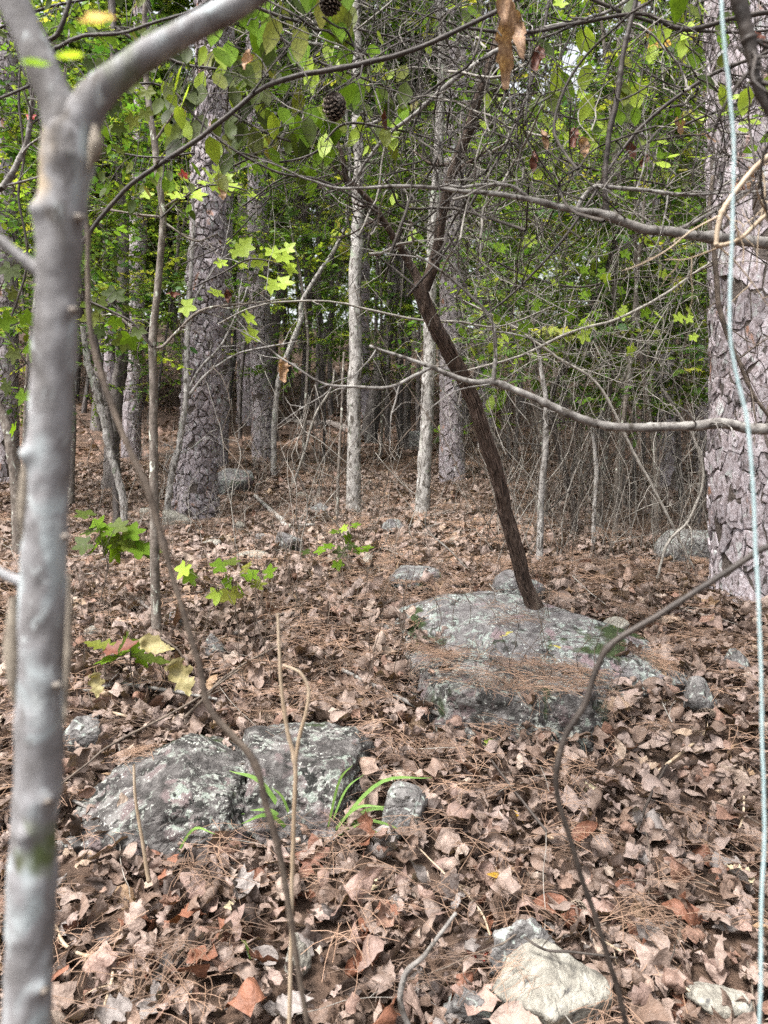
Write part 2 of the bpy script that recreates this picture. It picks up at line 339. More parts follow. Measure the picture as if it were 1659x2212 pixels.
def leaf_mesh(kind, m, seed, curl=0, roll=0, crump=0, name='leaf'):
    if kind == 'star': V, Q, T = star_leaf(5, 3, curl=curl, roll=roll, crump=crump, seed=seed)
    elif kind == 'star3': V, Q, T = star_leaf(3, 3, .74, curl=curl, roll=roll, crump=crump, seed=seed)
    else:
        h = {'ovate': ov(.27), 'slim': ov(.13), 'oak': oak(.33), 'ragged': ragged(.30, seed), 'round': ov(.36, .9)}[kind]
        nt_ = {'oak': 15}.get(kind, 9) * (2 if name == 'hanging_leaf' else 1)
        V, Q = strip_leaf(h, nt_, 9 if name == 'hanging_leaf' else 5, .22, curl, roll, crump, seed); T = np.zeros((0, 3), int)
    n0 = len(V); mid = np.array([[0, -.16, .02], [.008, -.16, .02], [.012, .04, 0.0], [-.004, .04, .0]])
    if kind.startswith('star'): mid[:, 1] += .0; mid[2:, 1] = .34
    V = np.concatenate([V, mid]); Q = np.concatenate([Q, [[n0, n0 + 1, n0 + 2, n0 + 3]]]) if len(Q) else np.array([[n0, n0 + 1, n0 + 2, n0 + 3]])
    return mesh(name, V, [Q, T], m)

DEAD_SHAPES = [('ragged', 1, 1.2, .25, .28), ('ovate', 2, 1.9, 1.5, .2), ('oak', 3, .9, .8, .22), ('star', 4, 1.6, 1.1, .3), ('ragged', 5, 2.6, .3, .25), ('round', 6, .6, 2.2, .35),
    ('oak', 7, 1.9, 1.6, .28), ('star3', 8, .9, 2.0, .25), ('slim', 9, 1.0, 1.4, .12), ('ragged', 10, -1.2, 2.6, .35), ('star', 11, .5, .9, .35), ('ovate', 12, 3.0, .9, .2),
    ('ragged', 13, .5, .4, .4), ('oak', 14, 2.7, 1.0, .2), ('round', 15, 2.2, 1.8, .3), ('ovate', 16, -.9, -1.2, .3)]
def src_coll(name, meshes):
    c = bpy.data.collections.new(name)
    for k, me in enumerate(meshes):
        o = bpy.data.objects.new('%s_%02d' % (name, k), me); c.objects.link(o)
    return c
GROUPS = {}
def node_group(coll):
    if coll.name in GROUPS: return GROUPS[coll.name]
    ng = bpy.data.node_groups.new('scatter_' + coll.name, 'GeometryNodeTree'); N, L = ng.nodes, ng.links
    ng.interface.new_socket('Geometry', in_out='INPUT', socket_type='NodeSocketGeometry'); ng.interface.new_socket('Geometry', in_out='OUTPUT', socket_type='NodeSocketGeometry')
    gi = N.new('NodeGroupInput'); go = N.new('NodeGroupOutput'); ip = N.new('GeometryNodeInstanceOnPoints'); ci = N.new('GeometryNodeCollectionInfo')
    ci.inputs['Collection'].default_value = coll; ci.inputs['Separate Children'].default_value = True; ci.inputs['Reset Children'].default_value = True
    def attr(nm, t):
        a = N.new('GeometryNodeInputNamedAttribute'); a.data_type = t; a.inputs['Name'].default_value = nm; return a.outputs[0]
    e = N.new('FunctionNodeEulerToRotation'); L.new(attr('rot', 'FLOAT_VECTOR'), e.inputs[0])
    L.new(gi.outputs[0], ip.inputs['Points']); L.new(ci.outputs[0], ip.inputs['Instance']); ip.inputs['Pick Instance'].default_value = True
    L.new(attr('idx', 'INT'), ip.inputs['Instance Index']); L.new(e.outputs[0], ip.inputs['Rotation']); L.new(attr('scl', 'FLOAT'), ip.inputs['Scale'])
    L.new(ip.outputs[0], go.inputs[0]); GROUPS[coll.name] = ng; return ng
def point_mesh(name, P, rot, scl, idx):
    me = bpy.data.meshes.new(name); P = np.asarray(P, np.float32); me.vertices.add(len(P)); me.vertices.foreach_set('co', P.ravel())
    a = me.attributes.new('rot', 'FLOAT_VECTOR', 'POINT'); a.data.foreach_set('vector', np.asarray(rot, np.float32).ravel())
    a = me.attributes.new('scl', 'FLOAT', 'POINT'); a.data.foreach_set('value', np.asarray(scl, np.float32))
    a = me.attributes.new('idx', 'INT', 'POINT'); a.data.foreach_set('value', np.asarray(idx, np.int32)); return me
def scatter(name, coll, P, rot, scl, idx, parent=None, loc=(0, 0, 0)):
    o = link(name, point_mesh(name, np.asarray(P) - np.asarray(loc) if parent is None else P, rot, scl, idx), parent, (0, 0, 0) if parent is not None else loc, 'stuff')
    md = o.modifiers.new('scatter', 'NODES'); md.node_group = node_group(coll); return o
def frame_euler(y, z):               # Euler that turns +Y to y and +Z towards z
    y = Vector(y).normalized(); z = Vector(z); x = y.cross(z)
    if x.length < 1e-4: x = y.orthogonal()
    x.normalize(); z = x.cross(y)
    return Matrix((x, y, z)).transposed().to_euler()

# ------------------------------------------------------------------ ground
def build_ground():
    u = np.linspace(-1, 1, 420); xs = np.sinh(u * 5.2) / math.sinh(5.2) * 260
    a = np.linspace(0, 1, 560); ys = 2.5 + np.sinh(a * 5.6 - .9) / math.sinh(4.7) * 380
    X, Y = np.meshgrid(xs, ys); Z = g(X, Y); P = np.stack([X, Y, X * 0], -1)
    Z = Z + .012 * fbm(P * 9, 3, 21) * np.exp(-Y / 20)
    me = mesh('ground', np.stack([X, Y, Z], -1).reshape(-1, 3), grid_faces(len(ys), len(xs)), M['soil'])
    tag(link('ground', me), 'forest floor rising away up the slope under fallen leaves', None, kind='structure')
build_ground()

# ------------------------------------------------------------------ rocks
ROCKS = []                           # (x, y, radius) footprints kept free of litter
def ico(sub):
    import bmesh
    bm = bmesh.new(); bmesh.ops.create_icosphere(bm, subdivisions=sub, radius=1); V = np.array([v.co[:] for v in bm.verts]); F = np.array([[v.index for v in f.verts] for f in bm.faces]); bm.free(); return V, F
ICO = {}
def rock_mesh(size, m, seed, planes=9, sub=5, rough=.05, custom=None, rnd=.25):
    if sub not in ICO: ICO[sub] = ico(sub)
    D, F = ICO[sub]; q = RNG(seed); N = q.normal(size=(planes, 3)); N /= np.linalg.norm(N, axis=1)[:, None]; H = q.uniform(.62, .95, planes)
    if custom is not None:
        C = np.array([c[:3] for c in custom], float); C /= np.linalg.norm(C, axis=1)[:, None]; N = np.concatenate([C, N]); H = np.concatenate([[c[3] for c in custom], H + .12])
    dn = D @ N.T; r = np.where(dn > .02, H[None] / np.maximum(dn, .02), 9.)
    k = 34; rs = (np.sum(np.exp(-k * np.minimum(r, 4)), axis=1)) ; r = -np.log(rs) / k; r = np.minimum(r, 1.25)
    V = D * r[:, None]; s = np.array(size)
    V = V + D * (rough * (fbm(V * 2.2 + seed, 4, seed) * 1.6 + 1.5 * np.abs(fbm(V * 3.6 + seed, 4, seed + 3)) * -1 + .45 * fbm(V * 13, 4, seed + 5)))[:, None]
    return mesh('rock', V * s, F, m)
def rock(name, label, x, y, wpx, hpx, m, seed, dscale=1., group=None, sub=4, rotz=0., sink=.1, custom=None, planes=9, rough=.05, cat='rock', foot=1.):
    P = G(x, y + hpx * .45); d = P[1]; w = px(wpx, d) * .5; hgt = px(hpx * 1.1, d) * .5; dep = w * dscale
    me = rock_mesh((w * 1.05, dep, hgt * 1.35), M[m], seed, planes, sub, rough, custom)
    o = link(name, me, None, (P[0], P[1] + dep * .75, 0)); top = EYE + ray(x, y - hpx / 2).z * (d + dep)
    zc = gz(P[0], P[1] + dep * .75) + hgt * (1 - 2 * sink); o.location.z = zc; o.rotation_euler.z = rotz
    tag(o, label, cat, group); ROCKS.append((P[0], P[1] + dep * .75, w * foot, dep * foot)); return o

def big_rock(name, label, cen, size, m, seed, custom, rotz=0., sub=5, rough=.06, planes=7, foot=.95, group=None):
    me = rock_mesh(size, M[m], seed, planes, sub, rough, custom)
    o = link(name, me, None, cen); o.rotation_euler.z = rotz
    if label: tag(o, label, 'boulder', group)
    ROCKS.append((cen[0], cen[1], size[0] * foot, size[1] * foot)); return o
# right boulder: lower block with a steep front face, slanting slab on top
xr = lambda x, d: (x - 829.5) / 829.5 * HALF * d
br = thing('boulder', 'large lichen covered boulder at the foot of the leaning cedar, capped by a slanting slab', 'boulder', (xr(1120, 3.6), 3.6, .3))
lo = big_rock('lower_block', None, (xr(1115, 3.55), 3.60, .20), (.62, .50, .38), 'rock_dark', 11, [(-.12, -1, .10, .86), (.02, -.10, 1, .80), (.8, -.35, .2, .86), (-.9, -.25, .15, .82)], 0, 6, .07, foot=.8)
up = big_rock('top_slab', None, (xr(1180, 3.85), 3.98, .45), (.76, .43, .26), 'rock_lichen', 23, [(.10, -.42, 1, .66), (0, -1, .5, .86), (-.7, -.6, .5, .80), (.8, -.2, .75, .70)], R(-6), 6, .05, foot=.8)
for o in (lo, up): o.parent = br; o.location = o.location - br.location
# left pair of boulders
big_rock('boulder', 'low grey boulder mottled with pale lichen, just right of the blurred grey trunk', (xr(355, 2.75), 2.84, .13), (.36, .34, .25), 'rock_dark', 31,
    [(-.05, -1, .35, .74), (-.6, -.35, .9, .66), (.35, -.2, 1, .80), (.9, -.3, .3, .84), (-.3, -.8, .9, .74)], R(8), 6, .07, foot=.85)
big_rock('boulder', 'blocky dark boulder with a shadowed right side behind the forked dry stalk', (xr(640, 2.8), 2.92, .165), (.29, .30, .235), 'rock_dark', 43,
    [(-.05, -.95, .35, .80), (.05, -.1, 1, .80), (.95, -.25, .15, .82), (-.8, -.3, .2, .84)], R(-6), 6, .07, foot=.85)
rock('rock', 'small grey wedge of rock beside the green grass tuft', 868, 1790, 104, 78, 'rock_grey', 51, 1., rotz=.4)
rock('rock', 'pale cream pointed rock at the bottom edge with a twig lying over it', 1203, 2196, 225, 118, 'rock_pale', 62, .9, rotz=-.3, sub=5, custom=[(-.5, -.2, .8, .7), (.5, -.3, .8, .62)])
rock('rock', 'rough crumbly grey rock behind the pale cream pointed rock', 1130, 2090, 130, 95, 'rock_grey', 73, .7, rough=.13, sub=5)
rock('rock', 'grey speckled rock at the bottom edge left of the cream pointed rock', 1015, 2195, 95, 70, 'rock_grey', 74, .8, rough=.08)
rock('rock', 'pale grey rock at the bottom edge near the pale blue line', 1560, 2195, 130, 60, 'rock_pale', 75, .8)
rock('rock', 'white crusted small rock half buried behind the pale dry stalk foot', 640, 2085, 50, 80, 'rock_pale', 76, .8, rough=.12)
rock('rock', 'flat topped green grey rock in the clearing behind the big boulder', 892, 1262, 100, 58, 'rock_lichen', 77, .8, custom=[(0, -.1, 1, .55)])
rock('rock', 'grey rock leaning against the foot of the leaning cedar', 1120, 1285, 95, 60, 'rock_lichen', 78, .7)
rock('rock', 'broad grey rock just left of the big right pine', 1500, 1188, 130, 75, 'rock_grey', 79, .8, custom=[(0, -.1, 1, .55)])
rock('rock', 'rounded mossy rock behind the thick left pine', 498, 1052, 75, 55, 'rock_lichen', 80, .9)
rock('rock', 'white rock at the base of the thick left pine', 372, 1130, 62, 36, 'rock_pale', 81, .8)
rock('rock', 'pointed grey rock buried in leaves right of the big boulder', 1512, 1520, 72, 56, 'rock_grey', 82, .8)
rock('rock', 'half hidden grey stone above the pointed grey rock', 1592, 1445, 55, 50, 'rock_grey', 83, .8)
rock('rock', 'chalky white stone just above the right end of the big boulder', 1335, 1362, 48, 24, 'rock_pale', 84, .8)
rock('rock', 'white stone in the clearing in front of the pale barked tree', 795, 1220, 46, 26, 'rock_pale', 85, .8)
rock('rock', 'low pale rock in the clearing below the white trunks', 850, 1147, 62, 24, 'rock_lichen', 86, .8)
rock('rock', 'mossy rock with white patches under the bright seedling', 622, 1178, 60, 40, 'rock_lichen', 87, .8)
rock('rock', 'tiny white stone between the thick left pine and the bright seedling', 520, 1141, 20, 20, 'rock_pale', 88, .8)
rock('rock', 'round white stone behind the wilted oak seedling', 198, 1382, 34, 36, 'rock_pale', 89, .8)
rock('rock', 'grey stone at the foot of the straight dark sapling', 385, 1345, 34, 40, 'rock_grey', 90, .8)
rock('rock', 'grey stone lodged beside the wilted hanging leaf', 460, 1410, 34, 50, 'rock_grey', 91, .8)
rock('rock', 'flat tan stone in leaves left of the clearing', 540, 1210, 70, 18, 'rock_pale', 92, .8)
rock('rock', 'small lichen rock at the left edge of the big boulder crest', 690, 1107, 50, 20, 'rock_lichen', 93, .8)
LABELFIX = [o for o in SC.objects if o.get('label', '').startswith('small lichen rock')]; LABELFIX[0]['label'] = 'flat lichen rock just left of the pale barked tree foot'
rock('rock', 'grey stone tilted up beside the upright rock by the cedar', 955, 1225, 40, 20, 'rock_grey', 94, .8)
rock('rock', 'dark rock in the shade near the far fallen log', 905, 955, 50, 36, 'rock_grey', 95, .9)
rock('rock', 'left flat stone behind the low grey boulder', 175, 1600, 80, 60, 'rock_grey', 96, .8)

for x, y, w, h, m, lab in ((650, 1075, 30, 14, 'rock_pale', 'small pale stone above the lichen covered fallen stick'), (712, 1215, 30, 20, 'rock_pale', 'grey white stone just left of the white clearing stone'), (560, 1165, 26, 18, 'rock_grey', 'little grey stone right of the flat tan stone'), (985, 1170, 34, 16, 'rock_pale', 'small pale stone in the clearing right of the low pale rock'), (310, 1112, 30, 24, 'rock_pale', 'white stone left of the thick left pine foot'),
    (1215, 1300, 30, 20, 'rock_pale', 'small light stone right of the cedar foot'), (1440, 1345, 34, 18, 'rock_pale', 'small pale stone in litter before the big right pine'), (620, 1310, 28, 18, 'rock_grey', 'small grey stone above the dry stalk tip'), (1050, 1215, 26, 14, 'rock_pale', 'pale chip of stone behind the cedar foot'), (855, 1205, 30, 16, 'rock_lichen', 'small lichen stone behind the flat topped rock'), (455, 1180, 34, 20, 'rock_pale', 'white stone in the litter below the thick left pine')):
    rock('rock', lab, x, y, w, h, m, 100 + int(x) % 50, .8, sub=3)
def on_rock(X, Y):
    m = np.zeros(len(X), bool)
    for x, y, a, b in ROCKS: m |= ((X - x) / a) ** 2 + ((Y - y) / b) ** 2 < .85
    return m
def tree_spot(X, Y, spots):
    m = np.zeros(len(X), bool)
    for x, y, r in spots: m |= (X - x) ** 2 + (Y - y) ** 2 < r * r
    return m

# ------------------------------------------------------------------ leafy sprays (sources for instancing, not linked to the scene)
def spray(seed, kind, n, L, size, wm, lm):
    q = RNG(seed); a = Acc(); P = spline(np.cumsum(np.concatenate([[[0, 0, 0]], np.stack([q.normal(size=4) * .06, np.full(4, .25), q.normal(size=4) * .04 - .02], -1)]), axis=0) * L, 8)
    V, Q, T = tube(P, np.linspace(.004, .0015, 8) * (L / .4), 3); a.add(V, Q, T); ntw = len(Q); mt = len(T); parts = []
    for k in range(n):
        t = (k + .6) / n; i = min(6, int(t * 7)); p = P[i] + (P[i + 1] - P[i]) * (t * 7 - i); side = 1 if k % 2 else -1
        s = size * q.uniform(.6, 1.15) * (1.05 - .25 * t)
        if kind == 'star': lv, lq, lt = star_leaf(5 if q.random() < .7 else 3, 1, .72, curl=q.uniform(-.3, .8), roll=q.uniform(-.5, .8), crump=.08, seed=seed + k)
        elif kind == 'needle':
            c = 6; lv = []; lt = []
            for j in range(c):
                d = np.array([q.normal() * .5 + side * .5, .8, q.normal() * .5]); d /= np.linalg.norm(d); w = np.cross(d, q.normal(size=3)); w /= np.linalg.norm(w); b = len(lv)
                lv += [w * -.006, w * .006, d]; lt.append([b, b + 1, b + 2])
            lv = np.array(lv); lq = np.zeros((0, 4), int); lt = np.array(lt)
        else:
            lv, lq = strip_leaf(ov(.25 if kind == 'ovate' else .22), 5, 3, q.uniform(.05, .3), q.uniform(-.2, .9), q.uniform(-.3, .6), .04, seed + k); lt = np.zeros((0, 3), int)
        ang = side * q.uniform(.5, 1.3) * (1 - .6 * (k == n - 1)); y = np.array([math.sin(ang), math.cos(ang), q.uniform(-.7, .15)]); z = np.array([q.normal() * .35, q.normal() * .35, 1.])
        Rm = np.array(frame_euler(y, z).to_matrix()); a.add((np.asarray(lv) * s) @ Rm.T + p, lq, lt, q.random())
    me = a.mesh('spray', [wm, lm], True, True)
    nq = sum(len(x) for x in a.Q); ntt = sum(len(x) for x in a.T); mi = np.ones(nq + ntt, int); mi[:ntw] = 0; mi[nq:nq + mt] = 0
    if kind == 'needle': pass
    me.polygons.foreach_set('material_index', mi.astype(np.int32)); return me
gl, gd, tw = M['leaf_green'], M['leaf_dark'], M['twig_dark']
SPR = []
for k in range(3): SPR.append(spray(100 + k, 'ovate', 11, .42, .085, tw, gl))        # 0-2 broad
for k in range(3): SPR.append(spray(200 + k, 'star', 9, .42, .12, tw, gl))           # 3-5 lobed
for k in range(3): SPR.append(spray(300 + k, 'small', 22, .38, .035, tw, gl))        # 6-8 small leaved
for k in range(2): SPR.append(spray(400 + k, 'needle', 16, .4, .17, tw, gd))         # 9-10 pine
for k in range(3): SPR.append(spray(500 + k, 'ovate' if k else 'star', 12, .5, .11, tw, gd))   # 11-13 darker
C_SPR = src_coll('spray', SPR)
def spray_at(tips, q, kinds, per=2, scl=(.8, 1.3), flat=.6):
    P, Rr, S, I = [], [], [], []
    for pts in tips:
        for _ in range(per):
            k = int(q.integers(2, len(pts) - 1)); T = pts[k] - pts[k - 1]; T = T / (np.linalg.norm(T) + 1e-9)
            d = T + q.normal(size=3) * .5; d[2] *= flat; d[2] -= .05
            P.append(pts[k]); Rr.append(frame_euler(d, (q.normal() * .25, q.normal() * .25, 1))[:]); S.append(q.uniform(*scl)); I.append(int(q.choice(kinds)))
    return P, Rr, S, I

# a tree grown from a trunk line: limbs off it, twigs off them, sprays of leaves on the twigs; everything in the thing's own space
def add_crown(root, trunk, rad, nl, Ll, kinds, seed, barkm, t0=.3, t1=1., per=2, ntw=5, scl=(.8, 1.3), rise=.35, flat=.6, fine=True, limbs=True):
    q = RNG(seed); acc = Acc(); tips = []; trunk = np.asarray(trunk)
    for k in range(nl):
        t = t0 + (t1 - t0) * (k + q.random()) / nl; i = min(len(trunk) - 2, int(t * (len(trunk) - 1))); p = trunk[i]
        a = q.uniform(0, 2 * math.pi); d = np.array([math.cos(a), math.sin(a), rise + q.normal() * .2]); L = Ll * q.uniform(.5, 1.1) * (1.15 - .5 * t)
        P = [p]
        for j in range(6):
            d = d + q.normal(size=3) * .16; d[2] -= .05; d /= np.linalg.norm(d); P.append(P[-1] + d * L / 6)
        P = spline(P, 14); r0 = max(.004, rad[i] * .42); rr = np.linspace(r0, r0 * .25, 14)
        acc.add(*tube(P, rr, 5)); tips.append(P[5:])
        tips += side_twigs(acc, P, rr, ntw, L * .25, L * .55, r0 * .4, int(q.integers(1e9)), 1, 3, 0, .8, .25)
    if limbs: link('limb', acc.mesh('limb', barkm), root, kind='stuff')
    P, Rr, S, I = spray_at(tips, q, kinds, per, scl, flat)
    return scatter('crown', C_SPR, P, Rr, S, I, root)
def copy_tree(src, loc, rz, s=1.):
    r = src.copy(); SC.collection.objects.link(r); r.location = loc; r.rotation_euler = (0, 0, rz); r.scale = (s, s, s)
    for ch in src.children:
        c = ch.copy(); SC.collection.objects.link(c); c.parent = r
        for gch in ch.children: d = gch.copy(); SC.collection.objects.link(d); d.parent = c
    return r

# ------------------------------------------------------------------ pines with plated bark
SPOTS = []
def clip(poly, nx, ny, c):
    out = []; n = len(poly)
    for k in range(n):
        a = poly[k]; b = poly[(k + 1) % n]; da = a[0] * nx + a[1] * ny - c; db = b[0] * nx + b[1] * ny - c
        if da <= 0: out.append(a)
        if (da < 0) != (db < 0): t = da / (da - db); out.append((a[0] + (b[0] - a[0]) * t, a[1] + (b[1] - a[1]) * t))
    return out
def pine(label, line, ws, d, H, cw, ch, zmax, seed, plate='pine_plate', single=300, th=.009, gap=.0035, flare=1.25, crown=True, name='pine_tree', base=None):
    """line: (x, y) down the middle of the trunk, foot first; ws: its widths; d: distance; plates up to zmax metres"""
    q = RNG(seed); d = G(*line[0])[1]; foot = W(line[0][0], line[0][1], d); fz = gz(foot[0], foot[1]); org = np.array([foot[0], foot[1], fz - .12])
    C = np.array([W(x, y, d) for x, y in line]); C[0][2] = fz - .12; Rr = np.array([px(w, d) / 2 * .93 for w in ws])
    dirn = (C[-1] - C[-2]) / np.linalg.norm(C[-1] - C[-2]); dirn = dirn * .3 + np.array([0, 0, .7]); dirn /= np.linalg.norm(dirn)
    C = np.concatenate([C, [C[-1] + dirn * max(1, H - (C[-1][2] - C[0][2]))]]); Rr = np.append(Rr, Rr[-1] * .55)
    zs = C[:, 2] - org[2]
    def cen(s): return np.stack([np.interp(s, zs, C[:, 0] - org[0]), np.interp(s, zs, C[:, 1] - org[1]), s], -1)
    def rad(s): return np.interp(s, zs, Rr) * (1 + (flare - 1) * np.exp(-np.asarray(s) / .28))
    root = thing(name, label, 'pine tree', org); SPOTS.append((foot[0], foot[1], Rr[0] * 1.2))
    ss = np.concatenate([np.linspace(0, zmax, 50), np.linspace(zmax, zs[-1], 14)[1:]])
    def disp(V): return .06 * fbm(V * 3, 3, seed) + .05 * fbm(V * np.array([14, 14, 4]), 3, seed + 2)
    V, Q, T = tube(cen(ss), rad(ss), 40, disp)
    link('trunk', mesh('trunk', V, [Q, T], M['pine_crack'] if zmax > 1 else M[plate]), root)
    # bark plates
    Rm = float(rad(zmax * .4)); ncol = max(8, int(round(2 * math.pi * Rm / cw))); nrow = int(zmax / ch)
    J = q.uniform(-.47, .47, size=(nrow + 4, ncol, 2)); J[::2, :, 0] += .0
    site = lambda i, j: (i + .5 + J[j + 2, i % ncol, 0] + (.5 if j % 2 else 0), j + .5 + J[j + 2, i % ncol, 1])
    cand = []
    camxy = np.array([0 - org[0], 0 - org[1], EYE - org[2]])
    for j in range(nrow):
        for i in range(ncol):
            if q.random() < .03: continue
            sx, sy = site(i, j); poly = [(-1, -1), (1, -1), (1, 1), (-1, 1)]
            for b in (-2, -1, 0, 1, 2):
                if j + b < -1 or j + b > nrow: continue
                for a in (-2, -1, 0, 1, 2):
                    if a or b:
                        ox, oy = site(i + a, j + b); nx, ny = ox - sx, oy - sy; poly = clip(poly, nx, ny, (nx * nx + ny * ny) / 2)
                        if not poly: break
                if not poly: break
            if len(poly) < 3: continue
            E = []
            for k in range(len(poly)):
                a, b = poly[k], poly[(k + 1) % len(poly)]; L = math.hypot((a[0] - b[0]) * cw, (a[1] - b[1]) * ch); E.append(a)
                if L > .3 * cw: E.append(((a[0] + b[0]) / 2 + q.normal() * .085, (a[1] + b[1]) / 2 + q.normal() * .085))
            E = np.array(E) * np.array([cw, ch]); cm = E.mean(0); rr = np.linalg.norm(E - cm, axis=1)
            E = cm + (E - cm) * np.maximum(.25, 1 - gap * q.uniform(.15, 2.4) / np.maximum(rr, 1e-4))[:, None]
            n = len(E); tu, tv = q.normal() * .25, q.normal() * .25; tth = th * q.uniform(.4, 1.5)
            rings = []
            for f, h in ((1.04, -.6), (.97, 1.), (.0, 1.15)):
                Pp = cm + (E - cm) * f if f else cm[None]
                off = tth * (h + (tu * (Pp[:, 0] - cm[0]) / cw + tv * (Pp[:, 1] - cm[1]) / ch) * 2 * (h > 0) + (.15 * q.normal(size=len(Pp)) if h > 0 else 0))
                s = sy * ch + Pp[:, 1]; ang = (sx * cw + Pp[:, 0]) / (ncol * cw) * 2 * math.pi; r_ = rad(s) + off + rad(s) * .06 * fbm((cen(s) + np.stack([np.cos(ang), np.sin(ang), 0 * s], -1) * rad(s)[:, None]) * 3, 3, seed)
                rings.append(cen(s) + np.stack([np.cos(ang), np.sin(ang), 0 * s], -1) * r_[:, None])
            k = np.arange(n); k2 = (k + 1) % n
            Qf = np.stack([k, k2, n + k2, n + k], -1); Tf = np.stack([n + k, n + k2, np.full(n, 2 * n)], -1); V = np.concatenate(rings); cV = V[-1]
            if q.random() < .75 and zmax < 7:                       # a smaller flake lifting off the plate
                f2 = q.uniform(.45, .8); sh = q.normal(size=2) * np.array([cw, ch]) * .10; Ef = cm + (E[::2] - cm) * f2 * q.uniform(.8, 1.15, size=(len(E[::2]), 1)) + sh; m2 = len(Ef); rg = []
                for f, h in ((1., .9), (.93, 1.75), (0., 1.85)):
                    Pp = Ef.mean(0) + (Ef - Ef.mean(0)) * f if f else Ef.mean(0)[None]
                    off = tth * (h + (tu * (Pp[:, 0] - cm[0]) / cw + tv * (Pp[:, 1] - cm[1]) / ch) * 2.4); s = sy * ch + Pp[:, 1]; ang = (sx * cw + Pp[:, 0]) / (ncol * cw) * 2 * math.pi
                    r_ = rad(s) + off + rad(s) * .06 * fbm((cen(s) + np.stack([np.cos(ang), np.sin(ang), 0 * s], -1) * rad(s)[:, None]) * 3, 3, seed); rg.append(cen(s) + np.stack([np.cos(ang), np.sin(ang), 0 * s], -1) * r_[:, None])
                b0 = len(V); V = np.concatenate([V] + rg); kk = np.arange(m2); k3 = (kk + 1) % m2
                Qf = np.concatenate([Qf, np.stack([kk, k3, m2 + k3, m2 + kk], -1) + b0]); Tf = np.concatenate([Tf, np.stack([m2 + kk, m2 + k3, np.full(m2, 2 * m2)], -1) + b0])
            c = cV; nrm = c - cen(np.array([c[2]]))[0]; nrm[2] = 0; nrm /= np.linalg.norm(nrm); tc = camxy - c; dist = np.linalg.norm(tc); face = (nrm @ tc) / dist
            wpt = c + org; ax = abs(wpt[0] / wpt[1]) / HALF; inz = abs((wpt[2] - EYE) / wpt[1] + .08) < .72
            cand.append((-(face if (ax < 1.08 and inz) else face - 2), V, Qf, Tf, q.random()))
    cand.sort(key=lambda c: c[0]); rest = Acc()
    for k, (sc_, V, Qf, Tf, t) in enumerate(cand):
        if k < single and sc_ < .05: link('bark_plate', mesh('bark_plate', V, [Qf, Tf], M[plate], False, np.full(len(V), t)), root)
        else: rest.add(V, Qf, Tf, t)
    if rest.n: link('bark', rest.mesh('bark', M[plate], False, True), root, kind='stuff')
    if crown:
        tr = cen(np.linspace(0, zs[-1], 30)); add_crown(root, tr, rad(np.linspace(0, zs[-1], 30)), 16, 2.6, [9, 10], seed + 5, M['far_bark'], .68, 1., 5, 5, (1.4, 2.2))
    return root
pine('thick pine with big mauve grey bark plates at the right edge beyond the pale line', [(1672, 1290), (1655, 1000), (1650, 700), (1648, 300), (1640, 0)], [250, 240, 226, 220, 214], 4.75, 17, .08, .145, 4.4, 1, flare=1.15, th=.010, gap=.0035)
pine('thick pine with flaking grey bark left of centre, pale saplings against it', [(418, 1122), (432, 900), (446, 600), (454, 300), (458, 150)], [92, 84, 76, 68, 62], 8.3, 18, .068, .088, 6.0, 2, 'pine_plate', flare=1.15, th=.015, gap=.004)
pine('slimmer pine showing just behind the right side of the thick left pine', [(468, 1012), (474, 800), (482, 500), (488, 300)], [48, 46, 42, 38], 12.6, 19, .085, .12, 7.5, 3, 'pine_plate', 160, flare=1.1)
pine('reddish brown pine between the thick left pine and the crooked pale sapling', [(572, 1002), (565, 800), (558, 560), (555, 380)], [52, 48, 44, 40], 13.2, 19, .085, .115, 7.5, 4, 'pine_plate', 300, flare=1.1)
pine('dim pine standing behind the reddish brown pine at its left', [(530, 915), (528, 600), (530, 400)], [36, 34, 30], 19.5, 19, .16, .22, 8, 5, 'pine_plate', 0)
pine('straight grey pine behind the bend of the leaning cedar', [(977, 1040), (975, 800), (972, 560), (985, 250), (990, 0)], [56, 50, 46, 44, 40], 10.8, 18, .09, .13, 7.5, 6, 'pine_plate', 300, flare=1.2)
pine('grey pine trunk behind the vine tangle left of the big right pine', [(1450, 1055), (1432, 800), (1408, 520), (1390, 300), (1375, 0)], [50, 48, 46, 44, 38], 10.5, 18, .10, .14, 7.2, 7, 'pine_plate', 200, flare=1.1)
pine('pine trunk showing high up just left of the big right pine', [(1530, 1020), (1530, 700), (1525, 300), (1520, 0)], [64, 60, 58, 54], 12.5, 19, .12, .16, 8, 8, 'pine_plate', 150)
pine('pinkish pine trunk high behind the cedar crown', [(1052, 960), (1046, 600), (1036, 200), (1030, 0)], [36, 34, 32, 30], 17, 20, .14, .2, 9, 9, 'pine_plate', 120)
pine('grey pine left of the straight dark sapling', [(282, 1000), (288, 800), (302, 400), (308, 200)], [40, 38, 36, 34], 13.5, 18, .11, .16, 8, 10, 'pine_plate', 200)
pine('weathered pine behind the blurred trunk at the left edge', [(10, 1040), (8, 700), (10, 300), (12, 60)], [60, 58, 54, 50], 10.8, 18, .11, .16, 7, 11, 'pine_plate', 120)
pine('pine seen through the fork of the blurred grey trunk', [(238, 930), (240, 500), (240, 0)], [34, 32, 28], 19, 19, .16, .22, 9, 12, 'pine_plate', 0)
pine('slender distant pine at the top centre', [(778, 900), (780, 500), (790, 0)], [42, 40, 38], 20, 20, .16, .22, 10, 13, 'pine_plate', 60)

